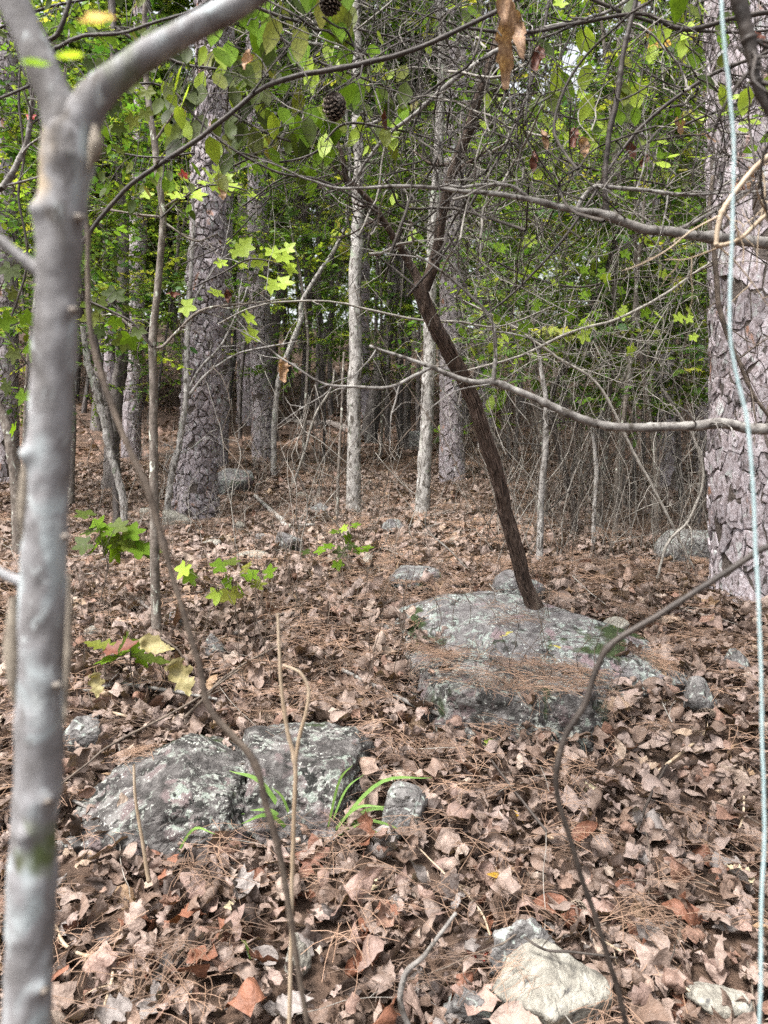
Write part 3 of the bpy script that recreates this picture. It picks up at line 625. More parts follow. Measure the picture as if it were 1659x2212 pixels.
# ------------------------------------------------------------------ trees drawn along their photographed lines
def smooth_line(rows, n, d, amp=0., seed=0):
    """rows: (x, y, width[, distance])"""
    A = np.array([[*W(r[0], r[1], r[3] if len(r) > 3 else d), px(r[2], r[3] if len(r) > 3 else d) / 2] for r in rows])
    S = spline(A, n); S[:, 3] = np.maximum(S[:, 3], .0008)
    if amp: S[:, :3] = wobble(S[:, :3], amp, 3 / (px(300, d)), seed)
    return S
def knots(S, ks):
    S = S.copy()
    for t, w, h in ks:
        u = np.linspace(0, 1, len(S)); S[:, 3] *= 1 + h * np.exp(-((u - t) / w) ** 2)
    return S
def line_tree(name, label, cat, rows, m, d=None, sides=12, n=60, up=None, seed=0, rough=.12, branches=(), twigs=0, tw=(.2, .6), twr=.006, crown=None, group=None, sink=.15, foot=True, kn=()):
    if foot:
        P0 = G(rows[0][0], rows[0][1]); d = d or P0[1]
    S = smooth_line(rows, n, d, .0, seed)
    if foot: S[0, 2] = gz(S[0, 0], S[0, 1]) - sink; SPOTS.append((S[0, 0], S[0, 1], S[0, 3]))
    org = np.array([S[0, 0], S[0, 1], S[0, 2]])
    if up:                                     # carry on above the picture
        dv = S[-1, :3] - S[-4, :3]; dv /= np.linalg.norm(dv); P = [S[-1]]
        q = RNG(seed)
        for k in range(8):
            dv = dv * .8 + np.array([0, 0, .2]) + q.normal(size=3) * .05; dv /= np.linalg.norm(dv); P.append(np.array([*(P[-1][:3] + dv * up / 8), S[-1, 3] * (1 - .1 * (k + 1))]))
        S = np.concatenate([S, spline(np.array(P), 30)[1:]])
    if kn: S = knots(S, kn)
    S[:, :3] = wobble(S[:, :3], S[:, 3].mean() * .5, 4, seed)
    root = thing(name, label, cat, org, group); a = Acc()
    fr = 1.6 / max(S[:, 3].mean(), .004)
    a.add(*tube(S[:, :3] - org, S[:, 3], sides, lambda V: rough * (fbm((V + org) * np.array([fr, fr, fr * .35]), 3, seed) * 1.3)))
    link('trunk', a.mesh('trunk', M[m]), root)
    q = RNG(seed + 77)
    for b in branches:
        Bs = smooth_line(b, 34, d, 0, seed + 3); Bs[:, :3] = wobble(Bs[:, :3], Bs[:, 3].mean() * .8, 6, seed + 8); ba = Acc(); ba.add(*tube(Bs[:, :3] - org, Bs[:, 3], max(5, sides // 2), lambda V: .1 * fbm((V + org) * 90, 2, seed)))
        side_twigs(ba, Bs[:, :3] - org, Bs[:, 3], 6, px(40, d), px(130, d), Bs[:, 3].mean() * .45, int(q.integers(1e9)), 2, 4)
        link('branch', ba.mesh('branch', M[m]), root)
    if twigs:
        ta = Acc(); side_twigs(ta, S[:, :3] - org, S[:, 3], twigs, tw[0], tw[1], twr, seed + 9, 2, 4, t0=.25); link('twigs', ta.mesh('twigs', M['twig_dark']), root, kind='stuff')
    if crown:
        add_crown(root, S[:, :3] - org, S[:, 3], *crown, seed + 4, M[m], t0=.55, per=2)
    return root, S, org

# the leaning cedar
cedar, cs, co = line_tree('cedar_tree', 'dark cedar leaning left over the lichen boulder and forking halfway up', 'cedar tree',
    [(1168, 1352, 61.2, 4.15), (1150, 1300, 34.2, 4.1), (1128, 1240, 29.7, 4.05), (1090, 1100, 29.7, 3.95), (1060, 985, 29.7, 3.85), (1012, 840, 28.8, 3.75), (958, 730, 28.8, 3.65), (905, 612, 29.7, 3.6)], 'cedar_bark', 4.1, 28, 130, seed=5, rough=.2,
    branches=[[(915, 625, 28.8, 3.6), (940, 560, 23.4, 3.58), (955, 480, 21.6, 3.56), (975, 390, 21.6, 3.5), (1005, 290, 21.6, 3.45), (1035, 200, 18.9, 3.4), (1068, 110, 18.9, 3.4), (1095, 20, 18.0, 3.4), (1120, -80, 15.3, 3.4)],
              [(910, 620, 23.4, 3.6), (885, 570, 16.2, 3.6), (850, 510, 14.4, 3.55), (815, 455, 12.6, 3.5), (775, 405, 11.7, 3.45), (748, 385, 13.5, 3.45), (735, 330, 8.1, 3.4), (700, 250, 5.4, 3.4)]])
def fibres(root, S, org, n, m, seed):
    q = RNG(seed); a = Acc(); N = len(S)
    for _ in range(n):
        i0 = int(q.integers(0, N - 14)); L = int(q.integers(8, 26)); ii = np.arange(i0, min(N, i0 + L)); P = S[ii, :3]; r = S[ii, 3]; T = np.gradient(P, axis=0); T /= np.linalg.norm(T, axis=1)[:, None]
        an = q.uniform(0, 6.28) + np.linspace(0, q.normal() * .5, len(ii)); u = np.cross(T, [0, 1., 0]); u /= np.linalg.norm(u, axis=1)[:, None]; v = np.cross(T, u); lift = 1.0 + .2 * (q.random() < .25) * np.linspace(0, 1, len(ii)) ** 2
        C = P - org + (u * np.cos(an)[:, None] + v * np.sin(an)[:, None]) * (r * lift)[:, None]; a.add(*tube(C, np.sin(np.linspace(.2, 3., len(ii))) * q.uniform(.0012, .0038), 5))
    link('bark', a.mesh('bark', M[m]), root, kind='stuff')
fibres(cedar, cs, co, 420, 'cedar_strip', 9)
wa, ws_, wo_ = line_tree('tree', 'straight pale barked tree with a mossy dark foot at the centre', 'tree', [(765, 1108, 38), (764, 1060, 31), (765, 900, 29), (768, 680, 27), (772, 500, 25), (773, 300, 22), (770, 100, 20), (772, 0, 19)], 'white_bark', None, 16, 90, 6, 21, .10, twigs=14, crown=(8, 1.6, [0, 1, 3, 4]))
line_tree('tree', 'crooked lichen whitened tree left of the leaning cedar', 'tree', [(912, 1118, 36), (915, 1040, 30), (922, 900, 29), (928, 760, 27), (932, 620, 24), (936, 480, 22), (948, 300, 20), (955, 100, 18), (950, 0, 16)], 'white_bark', None, 16, 90, 5, 22, .16, twigs=12, crown=(8, 1.5, [0, 2, 4, 5]))
line_tree('sapling', 'crooked pale sapling with a dead brown leaf caught on it', 'sapling', [(591, 1032, 12), (592, 930, 12), (600, 840, 12), (618, 775, 13), (648, 695, 11), (652, 655, 10), (690, 590, 10), (722, 540, 9), (748, 480, 8), (752, 420, 7)], 'white_bark', None, 10, 70, 4, 23, .12, twigs=16, tw=(.3, 1.2), twr=.008, crown=(7, 1.3, [3, 4, 0]))
line_tree('sapling', 'short white stemmed sapling behind the boulder, right of the cedar', 'sapling', [(1165, 1242, 22), (1166, 1180, 15), (1168, 1080, 14), (1178, 960, 13), (1180, 880, 12), (1170, 800, 9), (1160, 740, 6)], 'white_bark', None, 10, 60, None, 24, .14, twigs=12, tw=(.15, .6))
line_tree('sapling', 'thin white dead stem with broken top in the vines', 'sapling', [(1283, 1180, 10), (1284, 1090, 9), (1288, 1010, 10), (1278, 920, 7)], 'white_bark', None, 8, 40, None, 25, .14, twigs=9, tw=(.15, .5))
line_tree('sapling', 'pale brown trunk behind the vines right of the white dead stem', 'sapling', [(1342, 1100, 22), (1340, 1000, 19), (1345, 880, 18), (1335, 700, 16), (1330, 500, 13)], 'sapling_bark', None, 8, 40, 4, 26, .14, twigs=12, tw=(.2, .8), crown=(6, 1.3, [3, 6]))
line_tree('sapling', 'straight dark sapling with lime star leaves left of the thick pine', 'sapling', [(341, 1392, 25), (336, 1300, 21), (332, 1100, 20), (331, 900, 18), (330, 750, 17), (340, 620, 15), (352, 480, 14), (348, 430, 13), (335, 330, 13), (318, 200, 12), (312, 100, 10), (315, 0, 9)], 'sapling_bark', None, 10, 110, 2, 27, .12, twigs=0,
    branches=[[(331, 752, 9), (352, 748, 7), (385, 715, 6), (440, 668, 6), (540, 655, 4), (620, 645, 2)], [(330, 748, 9), (300, 722, 7), (262, 688, 6), (240, 672, 4)], [(350, 470, 7), (300, 464, 5), (250, 455, 4), (215, 448, 3)],
              [(352, 480, 6), (420, 520, 4), (470, 505, 3)], [(338, 300, 6), (380, 240, 5), (450, 160, 4), (520, 80, 3)], [(345, 455, 6), (390, 425, 4), (440, 395, 3), (520, 420, 2)]])
line_tree('sapling', 'pale forked sapling standing against the thick left pine', 'sapling', [(357, 1140, 17), (366, 1060, 14), (382, 980, 13), (396, 900, 12), (402, 840, 12), (405, 720, 10), (412, 600, 9), (418, 500, 8), (415, 420, 6)], 'white_bark', None, 10, 80, None, 28, .12,
    branches=[[(404, 860, 9), (440, 815, 6), (500, 770, 5), (560, 752, 4), (640, 738, 3)], [(402, 850, 8), (430, 800, 6), (480, 740, 5), (520, 660, 4), (535, 620, 3)], [(362, 1080, 9), (372, 1000, 8), (392, 950, 8)], [(410, 700, 6), (425, 640, 5), (470, 570, 4), (500, 545, 3)]])
line_tree('sapling', 'leaning grey stem low at the left edge', 'sapling', [(40, 1200, 26), (34, 1050, 24), (18, 940, 22), (2, 890, 20), (-30, 800, 16)], 'sapling_bark', None, 8, 40, 2, 29, .14, twigs=8)
line_tree('sapling', 'twisted pale dead stem beside the blurred trunk', 'sapling', [(275, 1160, 14), (262, 1060, 16), (238, 980, 15), (222, 900, 15), (205, 830, 16), (188, 770, 14), (180, 700, 10)], 'white_bark', None, 10, 60, None, 30, .3, twigs=10, tw=(.1, .5))
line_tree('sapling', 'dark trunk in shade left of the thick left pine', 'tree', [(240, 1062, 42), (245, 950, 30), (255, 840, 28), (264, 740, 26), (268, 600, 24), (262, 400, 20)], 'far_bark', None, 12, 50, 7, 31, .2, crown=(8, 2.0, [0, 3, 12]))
line_tree('sapling', 'dark leaning stem crossing the vine thicket on the right', 'tree', [(1245, 1115, 16), (1190, 880, 15), (1225, 790, 14), (1262, 690, 13), (1300, 610, 12), (1330, 520, 11), (1340, 440, 9)], 'vine_dark', 7.0, 8, 60, 3, 32, .14, twigs=16, tw=(.2, .9), crown=(6, 1.2, [0, 4, 7]))
line_tree('sapling', 'thin grey whip beside the foot of the pale central tree', 'sapling', [(728, 1125, 9), (732, 1000, 7), (738, 880, 6), (742, 760, 5)], 'sapling_bark', None, 6, 40, None, 33, .1, twigs=6)
line_tree('sapling', 'thin whip forking up from the clearing left of the central tree', 'sapling', [(632, 1050, 7), (655, 985, 6), (680, 900, 6), (715, 840, 5), (722, 800, 4)], 'twig_pale', None, 6, 40, None, 34, .1, twigs=8)
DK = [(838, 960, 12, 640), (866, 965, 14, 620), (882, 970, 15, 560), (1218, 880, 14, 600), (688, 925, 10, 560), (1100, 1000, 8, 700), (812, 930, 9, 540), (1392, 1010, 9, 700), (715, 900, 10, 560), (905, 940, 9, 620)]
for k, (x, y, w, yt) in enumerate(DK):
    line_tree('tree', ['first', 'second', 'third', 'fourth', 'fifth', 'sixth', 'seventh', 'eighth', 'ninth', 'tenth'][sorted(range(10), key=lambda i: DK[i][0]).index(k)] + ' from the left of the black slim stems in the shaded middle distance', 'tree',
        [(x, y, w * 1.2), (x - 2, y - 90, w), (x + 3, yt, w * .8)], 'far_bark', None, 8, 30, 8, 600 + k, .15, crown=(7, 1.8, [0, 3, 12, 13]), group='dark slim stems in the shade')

# ------------------------------------------------------------------ the near things: blurred grey trunk, vines, dry stalk, line
def near_tree():
    root = None
    S = smooth_line([(40, 2900, 150), (55, 2300, 122), (66, 2000, 118), (80, 1700, 114), (88, 1400, 110), (98, 1150, 106), (110, 900, 104), (120, 700, 102), (130, 520, 106), (140, 400, 108), (146, 320, 116), (150, 282, 104), (150, 255, 60), (150, 240, 20)], 420, .62)
    S[0, 2] = gz(S[0, 0], S[0, 1]) - .05
    S[:, 3] *= .88; P = S[:, :3]; org = S[0, :3].copy(); S = knots(S, [(.30, .02, .04), (.52, .02, .05), (.73, .02, .05), (.88, .02, .04)])
    root = thing('tree', 'out of focus grey mottled trunk close at the left, forking into two limbs', 'tree', org)
    KN = ((176, 470, 26), (163, 670, 24), (148, 1160, 26), (128, 1480, 24), (108, 1730, 28), (92, 2140, 26), (60, 1800, 20), (72, 450, 24), (50, 980, 20)); KC = np.array([W(k[0], k[1], .605) for k in KN])
    kb = lambda V: .42 * np.exp(-(np.min(np.linalg.norm((V + org)[..., None, :] - KC, axis=-1), axis=-1) / .0075) ** 2)
    V, Q, T = tube(P - org, S[:, 3], 64, lambda V: kb(V) + .16 * fbm((V + org) * 22, 3, 3) + .05 * fbm((V + org) * 70, 2, 4))
    link('trunk', mesh('trunk', V, [Q, T], M['smooth_bark']), root)
    br = [([(146, 360, 60), (143, 300, 84), (132, 250, 84), (112, 200, 76), (80, 120, 70), (45, 40, 66), (10, -60, 62), (-60, -300, 56)], 1), ([(148, 370, 60), (160, 305, 86), (180, 255, 82), (212, 205, 74), (270, 155, 66), (340, 105, 60), (430, 55, 54), (520, 8, 48), (600, -50, 44), (700, -160, 40)], 2),
          ([(112, 600, 44), (75, 578, 30), (40, 552, 24), (0, 520, 22), (-70, 480, 20)], 3), ([(90, 1262, 40), (50, 1258, 26), (0, 1236, 20), (-60, 1200, 18)], 4)]
    for rows, k in br:
        B = smooth_line(rows, 50, .62); V, Q, T = tube(B[:, :3] - org, B[:, 3], 32, lambda V: .14 * fbm((V + org) * 26, 3, 3 + k)); link('limb', mesh('limb', V, [Q, T], M['smooth_bark']), root)
    for x, y, w in KN:
        c = W(x + (-5 if x > 100 else 5), y, .605); V, F = ICO.setdefault(3, ico(3)); r = px(w, .6) * .42
        link('knot', mesh('knot', c - org + V * r * np.array([1.0, 1.0, .8]) * (1 + .3 * fbm(V * 3 + x, 2, 3))[:, None], F, M['sapling_bark']), root)
    for rows in ([(205, 270, 22), (206, 320, 26), (190, 370, 10)], [(30, 1290, 36), (28, 1420, 40), (36, 1520, 22)], [(56, 1000, 26), (52, 1100, 30), (50, 1180, 16)], [(150, 1240, 12), (148, 1380, 16), (140, 1560, 14)]):
        B = smooth_line(rows, 20, .61); V, Q, T = tube(B[:, :3] - org, B[:, 3] * (.5 + .5 * np.sin(np.linspace(.1, 3, 20))), 10, lambda V: .3 * fbm((V + org) * 60, 2, 9)); link('loose_bark', mesh('loose_bark', V, [Q, T], M['scar']), root)
    return root, org
near, norg = near_tree()

def leaf_part(kind, m, p, ydir, zdir, size, parent=None, org=(0, 0, 0), seed=1, curl=.4, roll=.3, crump=.05, name='leaf', off=.0):
    key = (kind, m, seed % 4, round(curl, 1), round(roll, 1), name == 'hanging_leaf')
    if key not in LM: LM[key] = leaf_mesh(kind, M[m], seed % 4 + 31, curl, roll, crump, 'hanging_leaf' if name in ('hanging_leaf', 'wilted_leaf') else 'leaf')
    o = link(name, LM[key], parent, np.asarray(p) - np.asarray(org) if parent is not None else p); o.rotation_euler = frame_euler(ydir, zdir); o.scale = (size,) * 3; return o
LM = {}
def screen_leaf(x, y, d, wpx, kind, m, ang, parent=None, org=(0, 0, 0), seed=1, face=.35, curl=.4, roll=.3, crump=.05, name='leaf', sx=1.):
    """leaf centred near (x, y), tip pointing at ang degrees (0 right, 90 up), seen partly from below or above by face"""
    s = px(wpx, d); a = R(ang); ydir = np.array([math.cos(a), .35 * math.sin(seed * 1.7), math.sin(a)]); ydir /= np.linalg.norm(ydir)
    p = W(x, y, d) - ydir * s * .5; z = np.array([.15 * math.sin(seed * 2.3), -1 + face, face + .15]); o = leaf_part(kind, m, p, ydir, z, s, parent, org, seed, curl, roll, crump, name); o.scale = (s * sx, s, s * sx); return o
screen_leaf(205, 42, .5, 86, 'star', 'leaf_yellow', 200, near, norg, 3, .5); screen_leaf(150, 122, .5, 60, 'ovate', 'leaf_lime', 180, near, norg, 4, .9); screen_leaf(75, 138, .5, 70, 'ovate', 'leaf_mid', 170, near, norg, 5, .95)

def vine(name, label, rows, m, d, n=90, sides=10, twigs=0, seed=0, cat='vine', kn=(), rough=.15, tw=(.05, .2), group=None, wob=.6, ground_end=None):
    S = smooth_line(rows, n, d)
    if kn: S = knots(S, kn)
    S[:, :3] = wobble(S[:, :3], max(S[:, 3].mean() * wob, .002), 9, seed); org = S[0, :3].copy()
    if ground_end is not None:
        S[ground_end, 2] = gz(S[ground_end, 0], S[ground_end, 1]) - .05
    a = Acc(); fr = 1.2 / S[:, 3].mean(); a.add(*tube(S[:, :3] - org, S[:, 3], sides, lambda V: rough * fbm((V + org) * fr * .6, 2, seed)))
    if twigs: side_twigs(a, S[:, :3] - org, S[:, 3], twigs, tw[0], tw[1], S[:, 3].mean() * .45, seed + 1, 2, 4)
    return tag(link(name, a.mesh(name, M[m]), None, org), label, cat, group), S
vine('vine', 'out of focus tan and grey vine slanting down from the blurred trunk past the boulders', [(150, 300, 9.6), (186, 480, 10.4), (190, 600, 10.4), (202, 740, 12.0), (245, 880, 12.8), (295, 1000, 13.6), (320, 1055, 16.0), (340, 1120, 13.6), (368, 1220, 12.0), (400, 1330, 12.8), (432, 1440, 13.6), (455, 1535, 14.4), (545, 1640, 15.2), (575, 1740, 15.2), (603, 1850, 15.2), (622, 1960, 13.6), (640, 2080, 12.8), (662, 2212, 12.8), (690, 2420, 12.8), (700, 2750, 12.8)], 'vine_brown', .98, 160, 12, seed=41, kn=((.40, .008, .6), (.64, .006, .35), (.80, .006, .3)), ground_end=-1)
vine('vine', 'dark curved vine sweeping in from the right edge down across the litter', [(2050, 1080, 17.6), (1850, 1110, 16.0), (1660, 1180, 14.4), (1565, 1240, 14.4), (1420, 1330, 14.4), (1320, 1392, 14.4), (1285, 1450, 13.6), (1262, 1520, 13.6), (1222, 1590, 13.6), (1203, 1665, 13.6), (1207, 1730, 12.0), (1232, 1810, 12.0), (1258, 1900, 12.0), (1292, 1995, 12.0), (1320, 2090, 12.0), (1345, 2180, 12.8), (1365, 2300, 12.8), (1390, 2700, 12.8)], 'vine_dark', 1.05, 150, 12, seed=42, kn=((.3, .006, .3), (.52, .007, .3)), ground_end=-1)
stalk = vine('dry_stalk', 'pale dry forked stalk with a bent over tip in front of the boulders', [(600, 1325, 5.6), (603, 1400, 7.2), (610, 1500, 8.0), (622, 1580, 8.8), (637, 1642, 10.4), (638, 1700, 9.6), (634, 1800, 9.6), (630, 1900, 9.6), (628, 2000, 9.6), (626, 2100, 9.6), (626, 2230, 10.4), (628, 2700, 11.2)], 'stem_dry', 1.3, 90, 10, seed=43, cat='dry stalk', kn=((.23, .012, .3), (.36, .012, .35), (.6, .01, .2)), ground_end=-1)[0]
fk = smooth_line([(638, 1645, 9), (647, 1590, 9), (661, 1540, 8), (667, 1500, 8), (663, 1478, 7), (652, 1458, 7), (640, 1448, 6), (612, 1437, 5)], 50, 1.3); a_ = Acc(); a_.add(*tube(fk[:, :3] - np.array(stalk.location), fk[:, 3], 10)); link('side_branch', a_.mesh('side_branch', M['stem_dry']), stalk)
vine('dry_stalk', 'short pale broken stem standing before the low grey boulder', [(289, 1652, 6), (294, 1730, 7), (305, 1800, 8), (315, 1860, 9), (322, 1905, 10)], 'stem_dry', 2.3, 40, 8, seed=44, cat='dry stalk')
vine('broken_twig', 'grey snapped twig rising from the bottom edge towards the cream rock', [(1020, 2400, 12), (880, 2212, 13), (874, 2110, 14), (920, 2060, 11), (985, 1972, 8)], 'twig_grey', 1.5, 50, 8, seed=45, cat='twig', ground_end=0)
vine('line', 'thin pale blue line hanging down the right side in front of the pine', [(1540, -500, 6.1), (1558, -100, 6.1), (1563, 60, 6.1), (1575, 200, 6.8), (1585, 320, 6.1), (1584, 500, 6.1), (1578, 640, 6.1), (1580, 740, 6.1), (1595, 820, 6.8), (1615, 905, 7.5), (1626, 1040, 7.5), (1634, 1200, 7.5), (1640, 1340, 7.5), (1646, 1500, 7.5), (1650, 1700, 7.5), (1650, 1850, 8.2), (1645, 2000, 8.2), (1640, 2212, 8.2), (1625, 2700, 8.2)], 'wire', .85, 200, 10, seed=46, cat='line', rough=.3, wob=.3, ground_end=-1)

# ------------------------------------------------------------------ leafless shrub beyond the right edge whose branches cross the view
def right_shrub():
    S = smooth_line([(1960, 2000, 60, 2.3), (1950, 1600, 56, 2.2), (1930, 1200, 52, 2.2), (1900, 900, 48, 2.15), (1890, 500, 42, 2.1), (1860, 0, 36, 2.1)], 60, 2.2); S[0, 2] = gz(S[0, 0], S[0, 1]) - .1; org = S[0, :3].copy()
    root = thing('shrub', 'leafless grey shrub rooted past the right edge, two long crooked branches reaching left', 'shrub', org)
    a = Acc(); a.add(*tube(S[:, :3] - org, S[:, 3], 12, lambda V: .12 * fbm(V * 30, 3, 2))); link('stem', a.mesh('stem', M['twig_grey']), root)
    q = RNG(3)
    for rows, m in (([(1900, 560, 30), (1659, 525, 24), (1560, 519, 22), (1480, 508, 20), (1430, 502, 20), (1385, 497, 18), (1312, 466, 20), (1250, 456, 14), (1195, 446, 13), (1110, 425, 11), (1050, 418, 10), (1000, 412, 9), (930, 405, 8), (860, 404, 7), (780, 405, 6), (720, 402, 5), (660, 385, 4), (590, 355, 3), (560, 345, 2)], 'twig_grey'),
                    ([(1900, 905, 34), (1659, 926, 24), (1560, 918, 23), (1500, 922, 22), (1430, 925, 19), (1360, 925, 19), (1300, 918, 18), (1240, 900, 18), (1190, 880, 16), (1130, 850, 14), (1070, 828, 15), (1030, 826, 12), (980, 812, 11), (930, 793, 9), (860, 768, 7), (800, 745, 5)], 'twig_grey'),
                    ([(932, 793, 8), (895, 812, 8), (845, 835, 7), (770, 836, 6), (700, 828, 5), (640, 795, 4), (600, 772, 4), (560, 740, 3), (480, 700, 2)], 'twig_grey'),
                    ([(1066, 826, 10), (1068, 770, 8), (1068, 705, 7), (1045, 665, 6), (1020, 640, 6), (960, 590, 5), (900, 555, 4)], 'twig_grey'),
                    ([(1150, 398 + 38, 9), (1128, 418, 8), (1095, 402, 8), (1040, 398, 7), (1000, 405, 6), (960, 398, 4)], 'twig_grey'),
                    ([(1246, 455, 12), (1258, 428, 9), (1285, 405, 9), (1340, 405, 8), (1400, 412, 8), (1480, 420, 7), (1560, 420, 6), (1700, 412, 5)], 'twig_grey'),
                    ([(1312, 466, 12), (1305, 400, 11), (1318, 300, 12), (1335, 200, 12), (1350, 100, 11), (1372, 0, 10), (1385, -80, 9)], 'vine_dark'),
                    ([(1450, 503, 10), (1500, 480, 8), (1555, 450, 7), (1620, 420, 5)], 'twig_grey')):
        B = smooth_line(rows, 110, 2.05); B[:, :3] = wobble(B[:, :3], .008, 7, 9); B = knots(B, [(t, .004, .28) for t in q.uniform(.05, .9, 9)]); ba = Acc()
        ba.add(*tube(B[:, :3] - org, B[:, 3], 12, lambda V: .16 * fbm((V + org) * 70, 3, 2))); side_twigs(ba, B[:, :3] - org, B[:, 3], 5, .05, .28, .0028, int(q.integers(1e9)), 2, 5)
        link('branch', ba.mesh('branch', M[m]), root)
    return root
right_shrub()
VINES = [('long dark branch arching from the blurred limb up to the top right centre', [(100, 640, 8), (180, 520, 9), (262, 418, 9), (330, 365, 10), (400, 320, 10), (480, 300 - 40, 10), (560, 195, 10), (640, 165, 11), (720, 152, 11), (800, 135, 11), (900, 105, 10), (1000, 60, 9), (1100, 10, 9), (1200, -60, 8)], 'vine_dark', 1.9),
 ('curved pale branch rising through the cone toward the top edge', [(700, 420, 4), (760, 395, 5), (790, 350, 6), (830, 300, 7), (905, 240, 9), (960, 190, 10), (1040, 130, 10), (1110, 90, 9), (1180, 60, 8), (1300, 30, 7), (1400, -30, 6)], 'twig_grey', 2.6),
 ('dark thorny looped branch at the top left corner', [(-40, 230, 6), (90, 170, 6), (115, 110, 7), (130, 100, 8), (180, 78, 8), (260, 72, 7), (330, 50, 6), (420, 20, 5), (500, -40, 5)], 'vine_dark', 1.7),
 ('dark thorny stem hanging beside the top left loop', [(150, -40, 8), (152, 0, 9), (125, 70, 10), (95, 85, 8), (70, 60, 6), (40, 20, 5), (0, -10, 5)], 'vine_dark', 1.6),
 ('blurred black stem dropping in at the top right corner', [(1560, -100, 34), (1590, 0, 32), (1608, 70, 28), (1625, 140, 24), (1640, 200, 20), (1690, 290, 14), (1740, 400, 12)], 'vine_dark', 1.15),
 ('black branch rising left to right across the upper right', [(1020, 700, 4), (1100, 640, 5), (1180, 560, 6), (1250, 470, 6), (1340, 330, 7), (1400, 260, 8), (1490, 190, 8), (1560, 150, 8), (1640, 120, 7), (1760, 60, 7)], 'vine_dark', 2.4),
 ('pale looping vine in front of the big right pine', [(1760, 270, 12), (1650, 345, 12), (1600, 400, 11), (1560, 460, 11), (1548, 520, 10), (1556, 530, 10), (1600, 515, 9), (1650, 470, 9), (1740, 400, 9)], 'stem_dry', 1.5),
 ('dark vine trailing down the left face of the big right pine', [(1540, 380, 9), (1532, 470, 9), (1546, 560, 10), (1552, 640, 11), (1570, 720, 10), (1600, 790, 8), (1640, 870, 7), (1720, 960, 6)], 'vine_brown', 3.4),
 ('black slanting vine from the cedar fork up to the top edge', [(880, 640, 5), (960, 545, 6), (1030, 420, 6), (1100, 300, 6), (1150, 170, 7), (1180, 40, 7), (1190, -60, 7)], 'vine_dark', 3.2),
 ('thin dark branch running along the top edge toward the right corner', [(1000, 60, 6), (1120, 70, 8), (1250, 50, 8), (1380, 30, 8), (1450, 58, 10), (1500, 62, 10), (1580, 40, 9), (1700, 20, 9)], 'vine_dark', 2.2),
 ('thin dark vine bowed low below the hanging cone', [(520, 330, 4), (600, 350, 5), (680, 330, 5), (740, 270, 5), (830, 275, 5), (930, 300, 4), (1010, 340, 4)], 'vine_dark', 2.7),
 ('dark twig falling diagonally below the long dark branch', [(380, 200, 4), (430, 260, 5), (500, 320, 5), (600, 372, 5), (700, 392, 5), (820, 460, 4)], 'vine_dark', 2.5),
 ('pale vine curling across the gap left of the leaning cedar', [(470, 700, 3), (560, 660, 4), (700, 650, 4), (800, 670, 5), (900, 690, 5), (990, 695, 5), (1080, 705, 4), (1200, 660, 3)], 'twig_pale', 4.4),
 ('long pale vine rising to the right across the thicket', [(1010, 800, 4), (1120, 770, 5), (1230, 720, 6), (1330, 690, 6), (1430, 640, 6), (1500, 590, 5), (1580, 540, 4)], 'twig_pale', 4.6),
 ('pale vine falling right through the thicket to the litter', [(980, 640, 4), (1100, 700, 5), (1200, 770, 6), (1290, 830, 6), (1360, 960, 6), (1440, 1110, 6), (1500, 1230, 5)], 'twig_pale', 5.0),
 ('hooked pale vine standing left of the big right pine', [(1410, 1290, 5), (1440, 1180, 6), (1490, 1120, 6), (1520, 1030, 7), (1500, 950, 6), (1470, 900, 5), (1430, 840, 4)], 'twig_pale', 4.8),
 ('thin dark upright vine near the left edge', [(20, 700, 4), (60, 560, 5), (40, 420, 5), (52, 330, 5), (40, 200, 5), (60, 60, 4)], 'vine_dark', 2.4),
 ('wavy white stem at the left edge beside the blurred trunk', [(-20, 420, 12), (10, 400, 13), (35, 355, 12), (60, 300, 11), (70, 220, 10)], 'twig_grey', 2.2)]
for k, (lab, rows, m, d) in enumerate(VINES): vine('vine', lab, rows, m, d, 110, 9, 9, 700 + k, group='vines and bare branches hung across the view', kn=[(t, .006, .25) for t in RNG(k).uniform(0, 1, 6)], tw=(.08, .1 + .1 * d))

